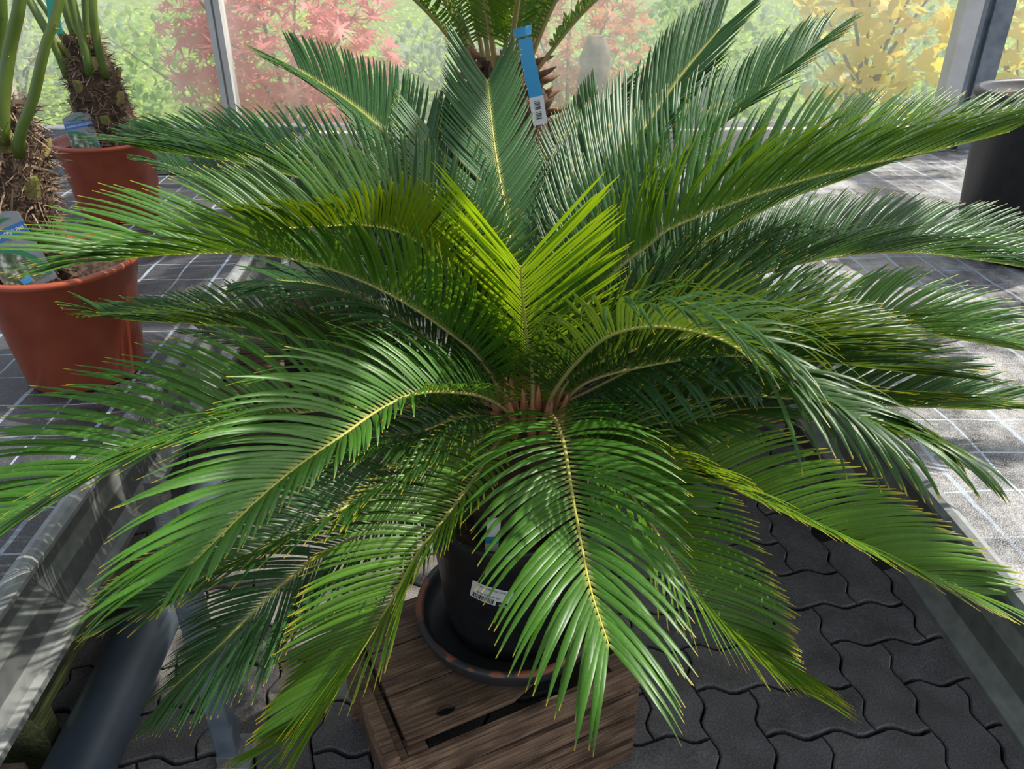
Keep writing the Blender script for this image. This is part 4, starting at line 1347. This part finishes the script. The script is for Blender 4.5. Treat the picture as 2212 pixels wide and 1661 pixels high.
def oval_leaf():
    pts_ = [(0, 0), (.28, .3), (.32, .6), (0, 1.0), (-.32, .6), (-.28, .3)]
    return [(0, .5, .08)] + [(x, y, 0) for x, y in pts_], [(0, 1 + i, 1 + (i + 1) % 6) for i in range(6)]

def rand_rots(n, tilt=.9):
    out = []
    for _ in range(n):
        m_ = Matrix.Rotation(rng.uniform(0, 6.283), 3, 'Z') @ Matrix.Rotation(rng.normal(0, tilt), 3, 'X') @ Matrix.Rotation(rng.normal(0, tilt * .7), 3, 'Y')
        out.append(m_)
    return out

def leaf_cloud(name, leaf, pos, size, m, parent=None, tilt=.9, kind='stuff'):
    lv, lf = leaf
    lv = np.array(lv)
    rots = rand_rots(len(pos), tilt)
    V = []
    for p, q in zip(pos, rots):
        V.append((lv * size * rng.uniform(.7, 1.25)) @ np.array(q).T + p)
    k = len(lv)
    F_ = [tuple(i + j * k for i in t_) for j in range(len(pos)) for t_ in lf]
    o_ = mesh_obj(name, np.concatenate(V), F_, m, parent)
    if kind:
        o_['kind'] = kind
    return o_

def shrub(name, label, cat, loc, rad, leaf, count, size, m, nsep=0, hollow=.35, stems=6, tilt=.9, group=None):
    t = thing(name, label, cat, loc, group)
    pos = []
    while len(pos) < count:
        p = rng.uniform(-1, 1, 3)
        d = np.linalg.norm(p)
        if hollow < d < 1 and p[2] > -.75:
            pos.append((p * np.array(rad)) + np.array((0, 0, rad[2])))
    pos = np.array(pos)
    if nsep:
        near = np.argsort(pos[:, 1])[:nsep]
        lv, lf = leaf
        proto = mesh_obj('leaf', np.array(lv) * size, lf, m, t)
        for q, (i, ro) in enumerate(zip(near, rand_rots(nsep, tilt))):
            c_ = proto if q == 0 else proto.copy()
            if q:
                C.objects.link(c_)
                c_.parent = t
            m4 = ro.to_4x4()
            m4.translation = Vector(pos[i])
            c_.matrix_local = m4 @ Matrix.Scale(rng.uniform(.75, 1.2), 4)
        pos = np.delete(pos, near, 0)
    if len(pos):
        leaf_cloud('foliage', leaf, pos, size, m, t, tilt)
    for k in range(stems):
        a = 6.283 * k / stems + .4
        e = np.array((math.cos(a) * rad[0] * .7, math.sin(a) * rad[1] * .7, rad[2] * rng.uniform(1.0, 1.7)))
        MB().tube([(0, 0, -loc[2] if loc[2] < .2 else -.05), tuple(e * np.array((.25, .25, .45))), tuple(e)], [.018, .012, .004], 6).build('stem', M['bark'], t, True)
    return t

shrub('japanese_maple', 'red Japanese maple with fine star leaves outside the middle window', 'tree', (-1.02, 4.55, .45), (.62, .45, .62), star_leaf(), 800, .105, M['red_leaf'], 220, tilt=.6)
shrub('japanese_maple', 'orange Japanese maple beyond the glass behind the back sago', 'tree', (.62, 5.6, .35), (.55, .5, .6), star_leaf(), 700, .085, M['orange_leaf'], 0, tilt=.6)
shrub('golden_shrub', 'golden yellow leaved shrub outside the right window', 'shrub', (2.12, 4.45, .62), (.42, .4, .55), lobed_leaf(), 260, .10, M['yellow_leaf'], 120, tilt=.7)
shrub('golden_shrub', 'smaller yellow shrub at the right edge beyond the steel post', 'shrub', (3.1, 4.6, .55), (.4, .35, .5), lobed_leaf(), 140, .10, M['yellow_leaf'], 40, tilt=.7)
for k, (x, y, rx, rz, key, lab) in enumerate([
        (-2.3, 7.2, 1.2, .55, 'green_leaf', 'dark green bush outside the left window'),
        (-.1, 7.6, .9, .45, 'grey_leaf', 'grey green bush far outside behind the back sago'),
        (1.75, 6.9, .7, .6, 'green_leaf', 'green bush outside left of the golden shrub'),
        (3.3, 7.0, 1.1, .7, 'grey_leaf', 'grey green bush outside beyond the steel post'),
        (-4.6, 8.5, 1.4, .6, 'grey_leaf', 'grey green bush at the far left outside')]):
    shrub('garden_bush', lab, 'bush', (x, y, .0 + .05 * max(0, y - 6)), (rx, .8, rz), oval_leaf(), 900, .09, M[key], 0)
pos = []
for _ in range(22000):
    y = 4.6 + 11 * rng.random() ** 1.3
    x = rng.uniform(-1, 1) * (1.2 + y * .75)
    pos.append((x, y, -.02 + .10 * math.sin(x * .5 + 1) * math.sin(y * .4) + .05 * max(0, y - 6) + rng.uniform(0, .22)))
leaf_cloud('ground_cover', oval_leaf(), np.array(pos), .065, M['lime_leaf'], None, .6)
tag(bpy.data.objects['ground_cover'], 'lime green leafy ground cover outside the greenhouse', 'ground cover', kind='stuff')
# grey shaggy palm trunk outside at the far left, stump in the middle
for (x, y, r_, h, lab, m_) in ((-2.36, 4.15, .11, 2.2, 'grey shaggy palm trunk outside the left window', M['fibre_pale']), (.68, 4.75, .10, 1.12, 'grey brown tree stump outside behind the back sago', M['bark'])):
    t = thing('tree_trunk', lab, 'trunk', (x, y, -.05))
    tap = lambda i: 1.15 - .3 * i / 20 if i < 19 else (.72 if i == 19 else .45)
    rings = [[(r_ * tap(i) * random.uniform(.88, 1.1) * math.cos(2 * math.pi * j / 18), r_ * tap(i) * random.uniform(.88, 1.1) * math.sin(2 * math.pi * j / 18), h * i / 20) for j in range(18)] for i in range(21)]
    MB().loft(rings).build('bark', m_, t, True)
    fibres(t, [(0, 0, 0), (0, 0, h * .5), (0, 0, h)], [r_, r_, r_], 900 if h > 2 else 60, m_, .10, .002)
